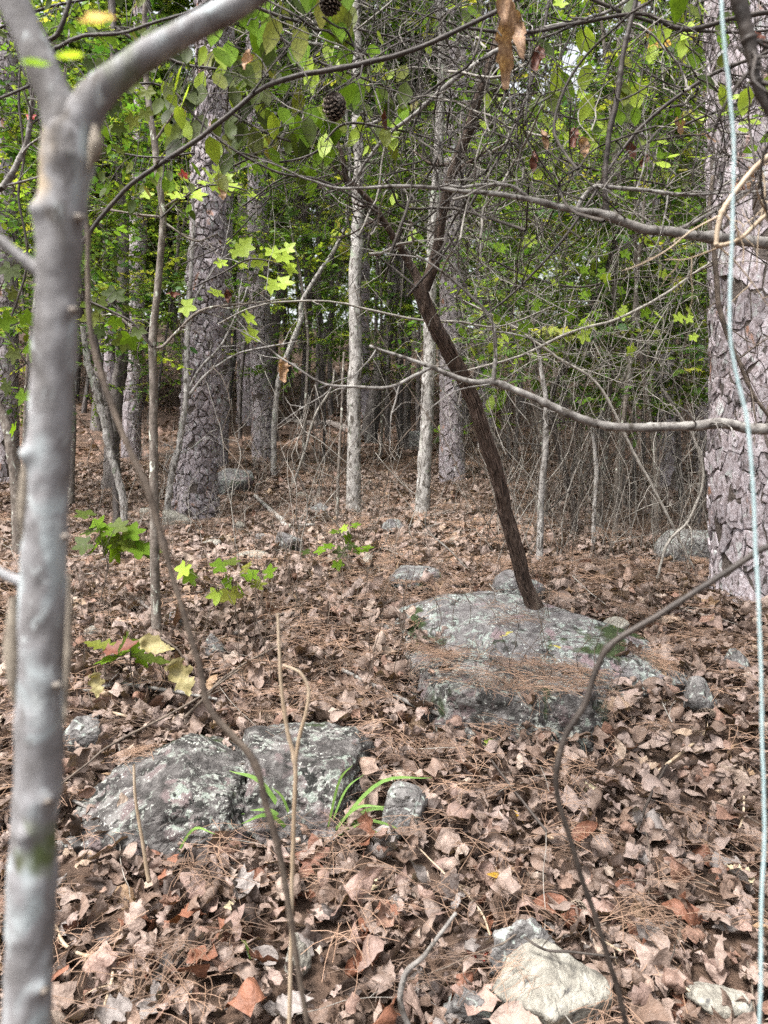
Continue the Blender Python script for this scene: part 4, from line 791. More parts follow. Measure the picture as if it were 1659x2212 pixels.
# the tangle nobody could count
def tangle():
    q = RNG(99); D = Acc(); Pl = Acc(); Lo = Acc()
    for k in range(640):                      # dark arcs in the upper right half
        u = q.random(); d = q.uniform(1.9, 4.6); cx = q.normal(1010, 190) if u < .35 else q.uniform(560, 1700); cy = q.uniform(-60, 520) * (1 if u < .35 else .85)
        if cx < 500: continue
        dy = q.uniform(120, 420) * (1 if q.random() < .6 else .4); dx = q.normal() * 150; n = 6
        t = np.linspace(-.5, .5, n); bow = q.normal() * 70
        rows = [(cx + dx * a + bow * (4 * a * a) + q.normal() * 8, cy - dy * a + q.normal() * 8, 0, d + a * q.normal() * .4) for a in t]
        P = np.array([W(r[0], r[1], r[3]) for r in rows]); P = wobble(spline(P, 16), .02, 5, k); r0 = q.choice([.0012, .0018, .0026, .0042], p=[.4, .3, .2, .1]); A = D if q.random() < .8 else Pl
        A.add(*tube(P, np.linspace(r0, r0 * .6, 16), 4))
        if q.random() < .5: side_twigs(A, P, np.full(16, r0), 3, .06, .3, r0 * .7, int(q.integers(1e9)), 1, 3)
    for k in range(190):                      # pale arcs before the thicket
        cx, cy, d = q.uniform(880, 1560), q.uniform(330, 820), q.uniform(3.4, 6); dx, dy = q.normal() * 190, q.normal() * 130; t = np.linspace(-.5, .5, 6); bow = q.normal() * 60
        P = np.array([W(cx + dx * a + q.normal() * 8, cy - dy * a + bow * (4 * a * a) + q.normal() * 8, d + a * q.normal() * .5) for a in t]); P = wobble(spline(P, 16), .03, 4, k); r0 = q.choice([.0014, .002, .003])
        Pl.add(*tube(P, np.linspace(r0, r0 * .5, 16), 4)); side_twigs(Pl, P, np.full(16, r0), 3, .06, .3, r0 * .6, int(q.integers(1e9)), 1, 3)
    for k in range(470):                      # pale hanging and standing vines of the thicket
        x = q.uniform(1030, 1560) if q.random() < .72 else q.uniform(200, 1030); y0 = q.uniform(1000, 1250); b = G(x, y0); H = q.uniform(.5, 2.6) * (1 if x > 1030 else .6); n = 6
        lean = q.normal(size=2) * .35; P = [b]
        for j in range(1, n): P.append(b + np.array([lean[0] * j / n * H + q.normal() * .06, lean[1] * j / n + q.normal() * .06, H * j / (n - 1)]))
        if q.random() < .4: P.append(P[-1] + np.array([q.normal() * .3, q.normal() * .1, -q.uniform(.2, .8)]))
        P = wobble(spline(np.array(P), 18), .03, 4, k); r0 = q.choice([.0016, .0024, .0034, .005], p=[.4, .3, .2, .1]); A = Pl if q.random() < .62 else Lo
        A.add(*tube(P, np.linspace(r0, r0 * .5, 18), 4)); side_twigs(A, P, np.full(18, r0), 3, .1, .45, r0 * .6, int(q.integers(1e9)), 1, 3)
    for k in range(300):                      # thin woody stalks over the clearing
        x = q.uniform(120, 1500); y0 = q.uniform(1060, 1520); b = G(x, y0); H = q.uniform(.12, .65); P = [b, b + np.array([q.normal() * .06, q.normal() * .06, H * .5]), b + np.array([q.normal() * .15, q.normal() * .12, H])]
        P = wobble(spline(np.array(P), 10), .02, 8, k); Lo.add(*tube(P, np.linspace(.0022, .001, 10), 4)); side_twigs(Lo, P, np.full(10, .002), 4, .05, .22, .0012, int(q.integers(1e9)), 1, 3)
    for nm, A, m, l in (('vine_tangle', D, 'twig_dark', 'mass of thin dark vines tangled across the upper right'), ('vine_thicket', Pl, 'twig_pale', 'mass of thin pale dead vines'), ('woody_stalks', Lo, 'vine_brown', 'mass of thin brown woody stalks over the litter')):
        tag(link(nm, A.mesh(nm, M[m])), l, None, kind='stuff')
tangle()

# ------------------------------------------------------------------ leafy understory and far woods
def proto(name, H, r0, nl, Ll, kinds, seed, t0, barkm, per=2, ntw=5, scl=(.8, 1.3), rise=.35, flat=.6, lean=.3):
    q = RNG(seed); root = bpy.data.objects.new(name, None); SC.collection.objects.link(root)
    P = [np.array([0, 0, -.15])]; d = np.array([q.normal() * .08, q.normal() * .08, 1])
    for k in range(10): d = d + q.normal(size=3) * np.array([.05, .05, 0]) * lean * 3; d /= np.linalg.norm(d); P.append(P[-1] + d * H / 10)
    P = spline(np.array(P), 60); rr = np.linspace(r0, r0 * .3, 60); rr[:6] *= np.linspace(1.35, 1, 6)
    V, Q, T = tube(P, rr, 9, lambda V: .18 * fbm(V * np.array([7, 7, 2.5]) + seed, 3, seed)); link('trunk', mesh('trunk', V, [Q, T], M[barkm]), root)
    add_crown(root, P, rr, nl, Ll, kinds, seed + 1, M[barkm], t0, 1, per, ntw, scl, rise, flat); return root
q = RNG(2024)
def ord_(n):
    a = ['first', 'second', 'third', 'fourth', 'fifth', 'sixth', 'seventh', 'eighth', 'ninth', 'tenth', 'eleventh', 'twelfth', 'thirteenth', 'fourteenth', 'fifteenth', 'sixteenth', 'seventeenth', 'eighteenth', 'nineteenth']
    return a[n - 1] if n < 20 else {2: 'twenty', 3: 'thirty', 4: 'forty', 5: 'fifty'}[n // 10] + ' ' + a[n % 10 - 1] if n % 10 else {2: 'twentieth', 3: 'thirtieth', 4: 'fortieth', 5: 'fiftieth'}[n // 10]
def place_many(protos, spots, group, lab, cat):
    """spots: (x picture, depth, scale)"""
    made = []
    for k, (x, d, s) in enumerate(spots):
        X = (x - 829.5) / 829.5 * HALF * d; loc = (X, d, gz(X, d)); src = protos[k % len(protos)]
        o = src if k < len(protos) else copy_tree(src, loc, 0, s); o.location = loc; o.rotation_euler = (0, 0, q.uniform(0, 6.28)); o.scale = (s, s, s); made.append((x, o)); SPOTS.append((X, d, .08))
    made.sort(key=lambda t: t[0])
    for k, (x, o) in enumerate(made): tag(o, lab(k + 1, x), cat, group)
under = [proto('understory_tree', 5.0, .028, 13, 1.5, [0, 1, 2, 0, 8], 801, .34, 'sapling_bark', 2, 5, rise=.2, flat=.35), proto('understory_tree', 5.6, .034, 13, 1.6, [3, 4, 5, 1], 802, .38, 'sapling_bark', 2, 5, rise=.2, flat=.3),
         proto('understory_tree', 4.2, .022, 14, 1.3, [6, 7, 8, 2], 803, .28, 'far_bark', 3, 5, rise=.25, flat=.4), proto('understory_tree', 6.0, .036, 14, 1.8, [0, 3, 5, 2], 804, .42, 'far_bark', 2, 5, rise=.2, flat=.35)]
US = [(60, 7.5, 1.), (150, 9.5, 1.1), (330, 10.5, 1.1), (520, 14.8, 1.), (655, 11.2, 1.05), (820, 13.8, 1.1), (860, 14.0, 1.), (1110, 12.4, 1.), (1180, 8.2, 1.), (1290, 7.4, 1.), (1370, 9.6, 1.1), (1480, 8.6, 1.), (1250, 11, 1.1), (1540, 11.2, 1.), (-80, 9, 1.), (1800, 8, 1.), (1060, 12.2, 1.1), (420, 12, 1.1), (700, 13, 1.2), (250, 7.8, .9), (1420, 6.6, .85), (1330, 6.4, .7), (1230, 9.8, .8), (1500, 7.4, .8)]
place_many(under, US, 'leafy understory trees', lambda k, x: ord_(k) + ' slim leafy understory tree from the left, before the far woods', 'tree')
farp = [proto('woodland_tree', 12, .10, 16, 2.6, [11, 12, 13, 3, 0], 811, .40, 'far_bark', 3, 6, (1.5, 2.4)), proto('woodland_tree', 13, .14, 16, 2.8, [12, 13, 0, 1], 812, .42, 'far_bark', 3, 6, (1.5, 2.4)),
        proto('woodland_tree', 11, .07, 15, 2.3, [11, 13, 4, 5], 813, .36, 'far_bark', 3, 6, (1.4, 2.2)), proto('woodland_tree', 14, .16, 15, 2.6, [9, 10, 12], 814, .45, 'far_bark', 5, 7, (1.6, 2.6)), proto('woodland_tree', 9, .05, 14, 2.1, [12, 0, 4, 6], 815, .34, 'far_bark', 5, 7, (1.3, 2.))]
FS = []
tries = 0
while len(FS) < 104 and tries < 6000:
    tries += 1; d = 14 + 44 * q.random() ** .9; x = q.uniform(-250, 1900); X = (x - 829.5) * d
    if all(abs(x - f[0]) * d / 1660 > .45 + .01 * d or abs(d - f[1]) > 1.6 for f in FS): FS.append((x, d, q.uniform(.8, 1.2)))
FS.sort(key=lambda f: f[1])
near_f, far_f = FS[:40], FS[40:]
place_many(farp, FS[:46], 'trees of the near woods', lambda k, x: ord_(k) + ' tree from the left in the nearer row of dim woods', 'tree')
place_many([copy_tree(p, (0, 0, 0), 0) for p in farp], FS[46:], 'trees of the far woods', lambda k, x: ord_(k) + ' tree from the left in the farthest row of dim woods', 'tree')
# leaf mass closing the woods behind
def far_foliage():
    q = RNG(77); P, Ro, S, I = [], [], [], []
    for _ in range(7500):
        d = 24 + 40 * q.random() ** .8; X = q.uniform(-.75, .75) * d; z0 = gz(X, d); z = z0 + (2.8 if d < 38 else .2) + 8.5 * q.random() ** 1.5
        if z - z0 > 5.5 and q.random() < .45: continue
        if fbm(np.array([[X * .25, d * .2, z * .25]]), 2, 8)[0] < -.08: continue
        P.append((X, d, z)); Ro.append(frame_euler(q.normal(size=3) * np.array([1, 1, .4]), (q.normal() * .4, q.normal() * .4, 1))[:]); S.append(q.uniform(1.7, 3.)); I.append(int(q.choice([11, 12, 13, 0, 3])))
    for _ in range(3200):
        d = q.uniform(44, 72); X = q.uniform(-.72, .72) * d; z = gz(X, d) + 5.5 * q.random() ** 1.2
        P.append((X, d, z)); Ro.append(frame_euler(q.normal(size=3) * np.array([1, 1, .4]), (q.normal() * .4, q.normal() * .4, 1))[:]); S.append(q.uniform(2.2, 3.8)); I.append(int(q.choice([11, 12, 13, 12])))
    tag(scatter('far_foliage', C_SPR, P, Ro, S, I), 'far off mass of green leaves closing the woods', None, kind='stuff')
far_foliage()
def low_growth():
    q = RNG(78); P, Ro, S, I = [], [], [], []
    for _ in range(3600):
        right = q.random() < .6; x = q.uniform(1030, 1560) if right else q.uniform(-60, 1000); d = q.uniform(6.2, 10.5) if right else q.uniform(9, 15); X = (x - 829.5) / 829.5 * HALF * d; z0 = gz(X, d)
        z = z0 + (q.uniform(1.3, 3.6) if right else q.uniform(2.6, 5.))
        if fbm(np.array([[X * 1.1, d * 1.1, z * 1.1]]), 2, 9)[0] < -.02: continue
        P.append((X, d, z)); Ro.append(frame_euler(q.normal(size=3) * np.array([1, 1, .25]), (q.normal() * .3, q.normal() * .3, 1))[:]); S.append(q.uniform(.6, 1.1)); I.append(int(q.choice([6, 7, 8, 0, 1, 4])))
    tag(scatter('undergrowth', C_SPR, P, Ro, S, I), 'loose small leaved undergrowth scrambling over the vines', None, kind='stuff')
low_growth()

# ------------------------------------------------------------------ large leaves hanging near: each a part of its branch
def leafy_branch(label, rows, d, leaves, kind, mats, size, seed, stemm='vine_dark', ang=(-120, -50), name='leafy_branch', cat='branch'):
    q = RNG(seed); S = smooth_line(rows, 50, d); org = S[0, :3].copy(); root = thing(name, label, cat, org); a = Acc(); a.add(*tube(S[:, :3] - org, S[:, 3], 8)); 
    for k, (x, y) in enumerate(leaves):
        dd = d + q.normal() * .12; an = q.uniform(*ang); w = size * q.uniform(.75, 1.15)
        o = screen_leaf(x, y, dd, w, kind, mats[int(q.integers(len(mats)))], an, root, org, int(q.integers(1, 40)), q.uniform(.1, .75), .1 * int(q.integers(2, 9)), .1 * int(q.integers(-3, 6)))
        b = np.array(o.location); s = S[:, :3] - org; j = int(np.argmin(np.linalg.norm(s - b, axis=1))); L = np.linalg.norm(s[j] - b)
        if L < .9: a.add(*tube(spline(np.array([s[j], (s[j] + b) / 2 + np.array([0, 0, .06 * L]), b]), 7), np.linspace(.002, .001, 7), 4))
    link('stem', a.mesh('stem', M[stemm]), root); return root
q = RNG(555)
def cloud(n, x0, x1, y0, y1, s=0): r = RNG(s); return [(r.uniform(x0, x1), r.uniform(y0, y1)) for _ in range(n)]
leafy_branch('branch of big drooping dark green oval leaves above the thick left pine', [(250, 60, 8), (330, 110, 8), (400, 140, 7), (470, 150, 6), (540, 170, 4), (600, 220, 3)], 2.7, cloud(60, 330, 600, 120, 330, 1), 'ovate', ['leaf_green', 'leaf_dark', 'leaf_lime'], 54, 1)
leafy_branch('branch of big oval leaves hanging round the pine cone', [(520, 40, 8), (600, 80, 8), (680, 130, 7), (760, 160, 6), (840, 190, 4)], 2.9, cloud(60, 520, 880, 110, 330, 2), 'ovate', ['leaf_green', 'leaf_mid', 'leaf_lime'], 58, 2)
leafy_branch('branch of large green leaves drooping just below the big leaves by the cone', [(480, 230, 6), (560, 280, 6), (640, 310, 5), (700, 330, 4)], 3.0, cloud(30, 480, 740, 250, 400, 3), 'ovate', ['leaf_mid', 'leaf_green'], 54, 3)
leafy_branch('branch of bright oval leaves at the top edge left of centre', [(400, -60, 8), (520, 0, 8), (620, 40, 7), (720, 60, 5)], 2.4, cloud(30, 400, 760, -10, 130, 4), 'ovate', ['leaf_mid', 'leaf_green'], 74, 4)
leafy_branch('branch of pale green hanging leaves at the top right', [(1200, -40, 8), (1330, 20, 8), (1460, 60, 7), (1600, 70, 6), (1700, 60, 5)], 2.6, cloud(40, 1150, 1660, 10, 260, 5), 'ovate', ['leaf_mid', 'leaf_lime', 'leaf_green'], 56, 5)
leafy_branch('branch of flat lime leaves before the upper part of the big right pine', [(1680, 180, 6), (1600, 220, 6), (1500, 260, 5), (1440, 290, 4)], 3.1, cloud(26, 1430, 1660, 190, 360, 6), 'ovate', ['leaf_lime', 'leaf_mid'], 32, 6, ang=(150, 210))
leafy_branch('branch of small rounded green leaves right of the cedar top', [(1180, 330, 5), (1260, 360, 5), (1340, 380, 4), (1440, 400, 4)], 3.6, cloud(40, 1180, 1480, 280, 430, 7), 'round', ['leaf_mid', 'leaf_green'], 24, 7, ang=(150, 260))
leafy_branch('dark star leaved branch behind the fork of the blurred trunk', [(150, 250, 6), (230, 200, 6), (320, 180, 5), (380, 200, 4)], 2.8, cloud(22, 190, 400, 100, 330, 8), 'star', ['leaf_dark', 'leaf_green'], 46, 8)
leafy_branch('top left spray of mixed green leaves round the thorny loop', [(0, 60, 6), (90, 20, 6), (180, 0, 5), (300, -20, 4)], 2.6, cloud(24, 0, 330, -10, 90, 9), 'ovate', ['leaf_mid', 'leaf_green'], 40, 9, ang=(180, 330))
leafy_branch('green star leaves at the left edge beside the blurred trunk', [(-60, 640, 6), (0, 700, 5), (40, 760, 5), (70, 800, 4)], 2.3, [(20, 590), (30, 640), (10, 700), (60, 690), (30, 770), (72, 760), (15, 840), (50, 860), (30, 930)], 'star', ['leaf_mid', 'leaf_dark'], 52, 10)
leafy_branch('low dark star leaves in shade right of the blurred trunk', [(190, 650, 5), (240, 672, 5), (290, 700, 5), (330, 750, 6)], 3.3, [(215, 660), (245, 640), (250, 700), (285, 735), (300, 720), (215, 720), (268, 745), (200, 690)], 'star', ['leaf_mid', 'leaf_green'], 46, 11)
leafy_branch('tier of lime star leaves crossing the thick left pine high up', [(348, 470, 5), (400, 425, 4), (450, 400, 4), (520, 408, 3), (560, 425, 2)], 3.9, [(318, 420), (375, 400), (412, 412), (398, 385), (440, 395), (462, 405), (452, 380), (492, 388), (505, 405), (550, 425), (478, 375), (385, 425), (430, 420)], 'star', ['leaf_lime'], 44, 12, ang=(-60, 10))
leafy_branch('tier of lime star leaves below the higher tier, left of the crooked sapling', [(420, 620, 4), (480, 590, 4), (540, 560, 4), (600, 570, 3), (640, 590, 2)], 3.9, [(535, 535), (560, 570), (590, 548), (615, 560), (608, 590), (630, 582), (575, 600), (590, 620), (617, 612), (480, 570), (515, 545), (525, 575), (625, 540), (408, 665), (545, 725), (540, 690), (470, 635)], 'star', ['leaf_lime'], 44, 13, ang=(-70, 0))
leafy_branch('sprays of green and yellow star leaves over the right thicket', [(1060, 560, 4), (1150, 600, 4), (1250, 620, 4), (1360, 600, 4), (1460, 600, 3)], 4.6, cloud(46, 1060, 1500, 470, 760, 14), 'star', ['leaf_mid', 'leaf_lime', 'leaf_mid'], 32, 14, ang=(-100, 10))
leafy_branch('yellow green leaves tucked under the cedar fork', [(985, 640, 4), (1010, 600, 4), (1060, 560, 3)], 3.9, [(890, 510), (905, 515), (1000, 720), (1020, 760), (910, 600), (850, 430), (870, 445), (1060, 750), (1090, 730), (1075, 690)], 'ovate', ['leaf_mid', 'leaf_lime'], 34, 15)

leafy_branch('branch of small pale green leaves across the cedar top', [(760, 60, 5), (900, 90, 5), (1050, 110, 4), (1180, 140, 4)], 3.3, cloud(46, 760, 1180, 20, 330, 16), 'ovate', ['leaf_mid', 'leaf_lime', 'leaf_green'], 34, 16)
leafy_branch('branch of small yellow green leaves between the cedar and the black upright branch', [(1090, 200, 5), (1180, 240, 5), (1280, 260, 4), (1380, 240, 4)], 3.8, cloud(46, 1080, 1420, 130, 400, 17), 'round', ['leaf_mid', 'leaf_lime', 'leaf_mid'], 28, 17)
leafy_branch('branch of small green leaves behind the blurred limb', [(200, 300, 5), (260, 330, 5), (340, 340, 4), (420, 330, 4)], 3.6, cloud(40, 190, 430, 220, 480, 18), 'ovate', ['leaf_mid', 'leaf_green'], 30, 18)
def seedling(label, base, leaves, kind, mats, size, seed, d=None, tall=None, name='seedling', stemm='vine_brown', face=.8):
    q = RNG(seed); b = G(*base); d = b[1]; org = b.copy(); root = thing(name, label, 'seedling', org); a = Acc(); cx = np.mean([l[0] for l in leaves]); cy = np.mean([l[1] for l in leaves])
    top = W(cx, cy, d); S = spline(np.array([b - [0, 0, .03], (b + top) / 2 + q.normal(size=3) * .02, top]), 16) - org; a.add(*tube(S, np.linspace(.004, .002, 16), 6))
    for k, (x, y, m, an) in enumerate(leaves):
        o = screen_leaf(x, y, d + q.normal() * .06, size * q.uniform(.85, 1.15), kind, m, an, root, org, int(q.integers(1, 40)), q.uniform(face - .3, face), .1 * int(q.integers(2, 8)), .1 * int(q.integers(-2, 5)))
        e = np.array(o.location); a.add(*tube(spline(np.array([S[int(q.integers(6, 15))], (S[10] + e) / 2 + [0, 0, .01], e]), 8), np.linspace(.0018, .001, 8), 4))
    link('stem', a.mesh('stem', M[stemm]), root); return root
mm, lm_, gm = 'leaf_mid', 'leaf_lime', 'leaf_green'
seedling('maple like seedling with broad green leaves right of the blurred trunk', (205, 1330), [(180, 1110, gm, 160), (215, 1130, mm, 60), (240, 1145, mm, 20), (262, 1135, gm, 30), (230, 1175, mm, -100), (268, 1168, gm, -60), (292, 1150, mm, 10), (190, 1150, gm, 200), (250, 1195, mm, -80), (285, 1180, gm, -30), (205, 1185, mm, 230), (175, 1180, gm, 200), (310, 1190, mm, -20), (330, 1192, gm, 0)], 'star', None, 58, 1)
seedling('seedling with drooping star leaves in the middle of the clearing', (520, 1400), [(395, 1235, lm_, -120), (478, 1222, mm, 20), (505, 1215, gm, 10), (490, 1262, mm, -110), (468, 1290, lm_, -95), (520, 1275, mm, -60), (545, 1245, mm, -20), (560, 1262, gm, 0), (500, 1290, gm, -70), (535, 1225, gm, 30), (412, 1250, mm, -60), (585, 1235, mm, 30)], 'star', None, 50, 2)
seedling('bright star leaved seedling in the sunlit part of the clearing', (742, 1262), [(745, 1140, lm_, 40), (770, 1135, mm, 10), (752, 1165, mm, -60), (720, 1150, mm, 180), (690, 1190, mm, 200), (735, 1195, gm, 250), (775, 1190, mm, -10), (660, 1192, gm, 180), (708, 1180, mm, 160), (760, 1180, gm, 0), (795, 1185, mm, 10), (730, 1222, mm, -80)], 'star', None, 34, 3)
seedling('oak seedling with one dark red blotched leaf in front of the dark sapling', (300, 1530), [(215, 1395, gm, 175), (270, 1388, gm, 60), (245, 1422, mm, 200), (330, 1425, gm, -20), (262, 1400, 'leaf_rust', 15), (345, 1402, 'leaf_wilted', 0), (300, 1412, mm, -60)], 'oak', None, 78, 4)
seedling('leafy green seedling by the far grey pine foot', (958, 1010), [(940, 930, mm, 160), (958, 918, lm_, 60), (985, 925, mm, 20), (970, 945, mm, -40), (1000, 935, mm, 0), (945, 950, gm, 220), (1010, 920, mm, 30)], 'ovate', None, 30, 5)
seedling('pale green seedling behind the leaning cedar', (1075, 1045), [(1060, 870, lm_, 80), (1080, 880, mm, 40), (1095, 895, lm_, 10), (1055, 900, mm, 180), (1075, 915, lm_, -60), (1100, 915, mm, -20), (1040, 885, mm, 150), (1085, 860, mm, 70)], 'ovate', None, 36, 6)
wl = G(400, 1520)
vine('bent_twig', 'bent twig with a large wilted yellow brown leaf hanging from it', [(300, 1400, 6), (340, 1380, 6), (380, 1400, 5), (400, 1425, 4)], 'vine_brown', wl[1] - .2, 30, 6, seed=60, cat='twig')
for x, y, w, an, k, c, lab in ((390, 1462, 95, -60, 'oak', 'leaf_wilted', 'large wilted yellow brown leaf hanging tip down behind the low boulder'), (208, 1478, 60, -80, 'oak', 'leaf_wilted', 'narrow wilted leaf dangling left of the larger wilted leaf'), (330, 1395, 70, -20, 'ragged', 'leaf_wilted', 'wilted leaf arched over the oak seedling')):
    tag(screen_leaf(x, y, wl[1] - .25, w, k, c, an, seed=7, face=.3, curl=1.2, roll=1.8, crump=.3, name='wilted_leaf'), lab, 'leaf')
for x, y, d, w, an, k, c, lab in ((1090, 85, 1.75, 190, -85, 'oak', 'leaf_curled', 'long curled brown oak leaf hanging at the top, the largest of the dead hanging leaves'), (1108, 60, 1.78, 150, -75, 'ragged', 'leaf_curled', 'crumpled brown leaf behind the largest hanging oak leaf'), (535, 130, 2.0, 50, -100, 'ragged', 'leaf_curled', 'small curled tan leaf hanging under the long dark branch'),
    (1162, 130, 2.4, 64, -100, 'round', 'leaf_rust', 'dark rust leaf hanging just right of the long curled oak leaf'), (830, 258, 2.5, 46, -80, 'slim', 'leaf_rust', 'thin reddish leaf hanging right of the pine cone'), (832, 300, 2.5, 50, -85, 'ovate', 'leaf_green', 'green leaf hanging under the thin reddish leaf'), (1152, 350, 2.8, 46, -95, 'round', 'leaf_rust', 'rounded rust brown leaf hanging low right of the cedar top'), (1175, 305, 2.8, 50, -80, 'ovate', 'leaf_curled', 'pale brown leaf hanging above the rounded rust leaf'),
    (1240, 300, 3., 50, -95, 'ragged', 'leaf_rust', 'dark brown leaf hanging midway to the black upright branch'), (1258, 318, 3., 46, -80, 'ragged', 'leaf_curled', 'curled leaf hanging beside the midway dark brown leaf'), (1392, 348, 2.8, 34, -120, 'round', 'leaf_rust', 'small rust leaf at the end of the upper right pine stretch'), (1360, 325, 2.8, 40, -60, 'ragged', 'leaf_rust', 'brown leaf hanging left of the small rust leaf'),
    (1465, 270, 2.9, 48, -70, 'ragged', 'leaf_curled', 'pale crinkled leaf hanging in front of the upper right trunks'), (1530, 300, 2.9, 46, -30, 'slim', 'leaf_curled', 'tan leaf slanting near the left side of the big right pine'), (1615, 385, 2.6, 52, -90, 'ragged', 'leaf_curled', 'brown crumpled leaf dangling on the pale looping vine'), (612, 800, 3.9, 58, -85, 'ragged', 'leaf_curled', 'ochre dead leaf caught on the crooked pale sapling'), (375, 638, 4, 32, 180, 'ragged', 'leaf_rust', 'dark red curled leaf floating right of the dark sapling'),
    (395, 376, 4, 26, 100, 'star', 'leaf_red', 'small orange red star leaf above the lime leaves'), (492, 640, 4, 34, -80, 'ragged', 'leaf_rust', 'dark curled leaf before the reddish brown pine'), (478, 415, 4.2, 34, -80, 'ragged', 'leaf_curled', 'pinkish dead leaf against the thick left pine'), (1415, 95, 2.6, 60, 230, 'star3', 'leaf_yellow', 'yellow and orange leaf high at the right'), (1208, 8, 2.3, 36, 200, 'star', 'leaf_lime', 'bright yellow green leaf at the top edge'),
    (1465, 10, 2.0, 70, -95, 'ovate', 'leaf_mid', 'broad green leaf hanging from the top edge at the right'), (68, 250, 2.2, 24, 90, 'star', 'leaf_red', 'tiny red leaf left of the blurred fork'), (1640, 85, 2.3, 40, -60, 'ragged', 'leaf_rust', 'rust leaf beside the black stem in the top right corner')):
    tag(screen_leaf(x, y, d, w, k, c, an, seed=int(x) % 39 + 1, face=.35, curl=.8 if c != 'leaf_mid' else .3, roll=3.4 if c in ('leaf_curled', 'leaf_rust') else .3, crump=.38 if c in ('leaf_curled', 'leaf_rust') else .1, name='hanging_leaf', sx=.62 if w > 100 else 1.), lab, 'leaf', 'dead and turning leaves hanging in the branches')

# ------------------------------------------------------------------ pine cones
def cone_meshes():
    a = Acc(); b = Acc(); q = RNG(4); n = 90; ga = math.pi * (3 - math.sqrt(5))
    for k in range(n):
        t = (k + .5) / n; z = t - .5; r = .30 * math.sin(math.pi * (t * .86 + .07)) ** .8; an = k * ga; s = .105 * math.sin(math.pi * (t * .8 + .12)) + .02
        o = np.array([math.cos(an), math.sin(an), 0]); tdir = np.array([-math.sin(an), math.cos(an), 0]); up = np.array([0, 0, 1.]); y = o * .9 + up * .55; y /= np.linalg.norm(y); nn = np.cross(tdir, y)
        c = o * r * .55 + up * z
        P = [c - tdir * s * .3, c + tdir * s * .3, c + y * s * 1.6 + tdir * s * .75, c + y * s * 1.6 - tdir * s * .75, c + y * s * 2.0]
        Pb = [p - nn * s * .22 for p in P]
        a.add(np.array(P + Pb), [[0, 1, 2, 3], [6, 5, 8, 7], [0, 3, 8, 5], [1, 6, 7, 2]], [[3, 2, 4], [7, 8, 9]])
        e = c + y * s * 1.95; b.add(np.array([e - tdir * s * .7 - y * s * .25 + nn * s * .12, e + tdir * s * .7 - y * s * .25 + nn * s * .12, e + y * s * .18 + nn * s * .1, e - nn * s * .35]), [], [[0, 1, 2], [0, 3, 1], [1, 3, 2], [2, 3, 0]])
    V, Q, T = tube(np.array([[0, 0, -.5], [0, 0, 0], [0, 0, .45]]), [.1, .16, .06], 8); a.add(V, Q, T)
    return a.mesh('cone_body', M['cone'], False), b.mesh('scale_tips', M['cone_tip'], False)
cb, ct = cone_meshes()
def cone(label, p, size, rot):
    t = thing('pine_cone', label, 'pine cone', p, 'open pine cones'); t.rotation_euler = rot
    for nm, me in (('cone_body', cb), ('scale_tips', ct)): o = link(nm, me, t, kind='stuff' if nm == 'scale_tips' else None); o.scale = (size,) * 3
cone('open dark pine cone hanging in the vines near the top centre', W(722, 234, 2.3), px(66, 2.3), (R(70), R(20), 0))
cone('pine cone cut by the top edge above the hanging one', W(716, 2, 2.2), px(60, 2.2), (R(160), R(20), 0))
for x, y, w, r, lab in ((1175, 1660, 44, (R(80), R(60), 0), 'pine cone in the leaves below the right end of the big boulder front'), (1247, 1992, 50, (R(70), R(-50), 0), 'dark pine cone with pale scale tips just above the cream pointed rock'), (1522, 1560, 36, (R(85), R(30), 1), 'small pine cone in litter below the pointed grey rock'), (1585, 1842, 30, (R(80), R(10), 2), 'small pine cone in litter near the right edge'), (300, 1238, 18, (R(80), R(10), 2), 'tiny pine cone left of the dark sapling foot')):
    p = G(x, y); cone(lab, p + np.array([0, 0, px(w, p[1]) * .33 + .01]), px(w, p[1]) * 1.15, r)

# ------------------------------------------------------------------ fallen sticks and logs
def stick(label, rows, m='twig_grey', name='fallen_stick', lift=.02, cat='stick', twigs=2, seed=0, sides=8):
    A = []
    for x, y, w in rows: p = G(x, y); A.append([p[0], p[1], p[2] + lift, px(w, p[1]) / 2])
    S = spline(np.array(A), 40); z = g(S[:, 0], S[:, 1]) + lift; S[:, 2] = np.maximum(S[:, 2], z); S[:, :3] = wobble(S[:, :3], max(.004, S[:, 3].mean() * .6), 8, seed); org = S[0, :3].copy(); a = Acc()
    a.add(*tube(S[:, :3] - org, S[:, 3], sides, lambda V: .16 * fbm((V + org) * 40, 2, seed))); 
    if twigs: side_twigs(a, S[:, :3] - org, S[:, 3], twigs, .05, .2, S[:, 3].mean() * .5, seed + 3, 1, 5, 0)
    return tag(link(name, a.mesh(name, M[m]), None, org), label, cat, 'sticks and logs fallen on the litter')
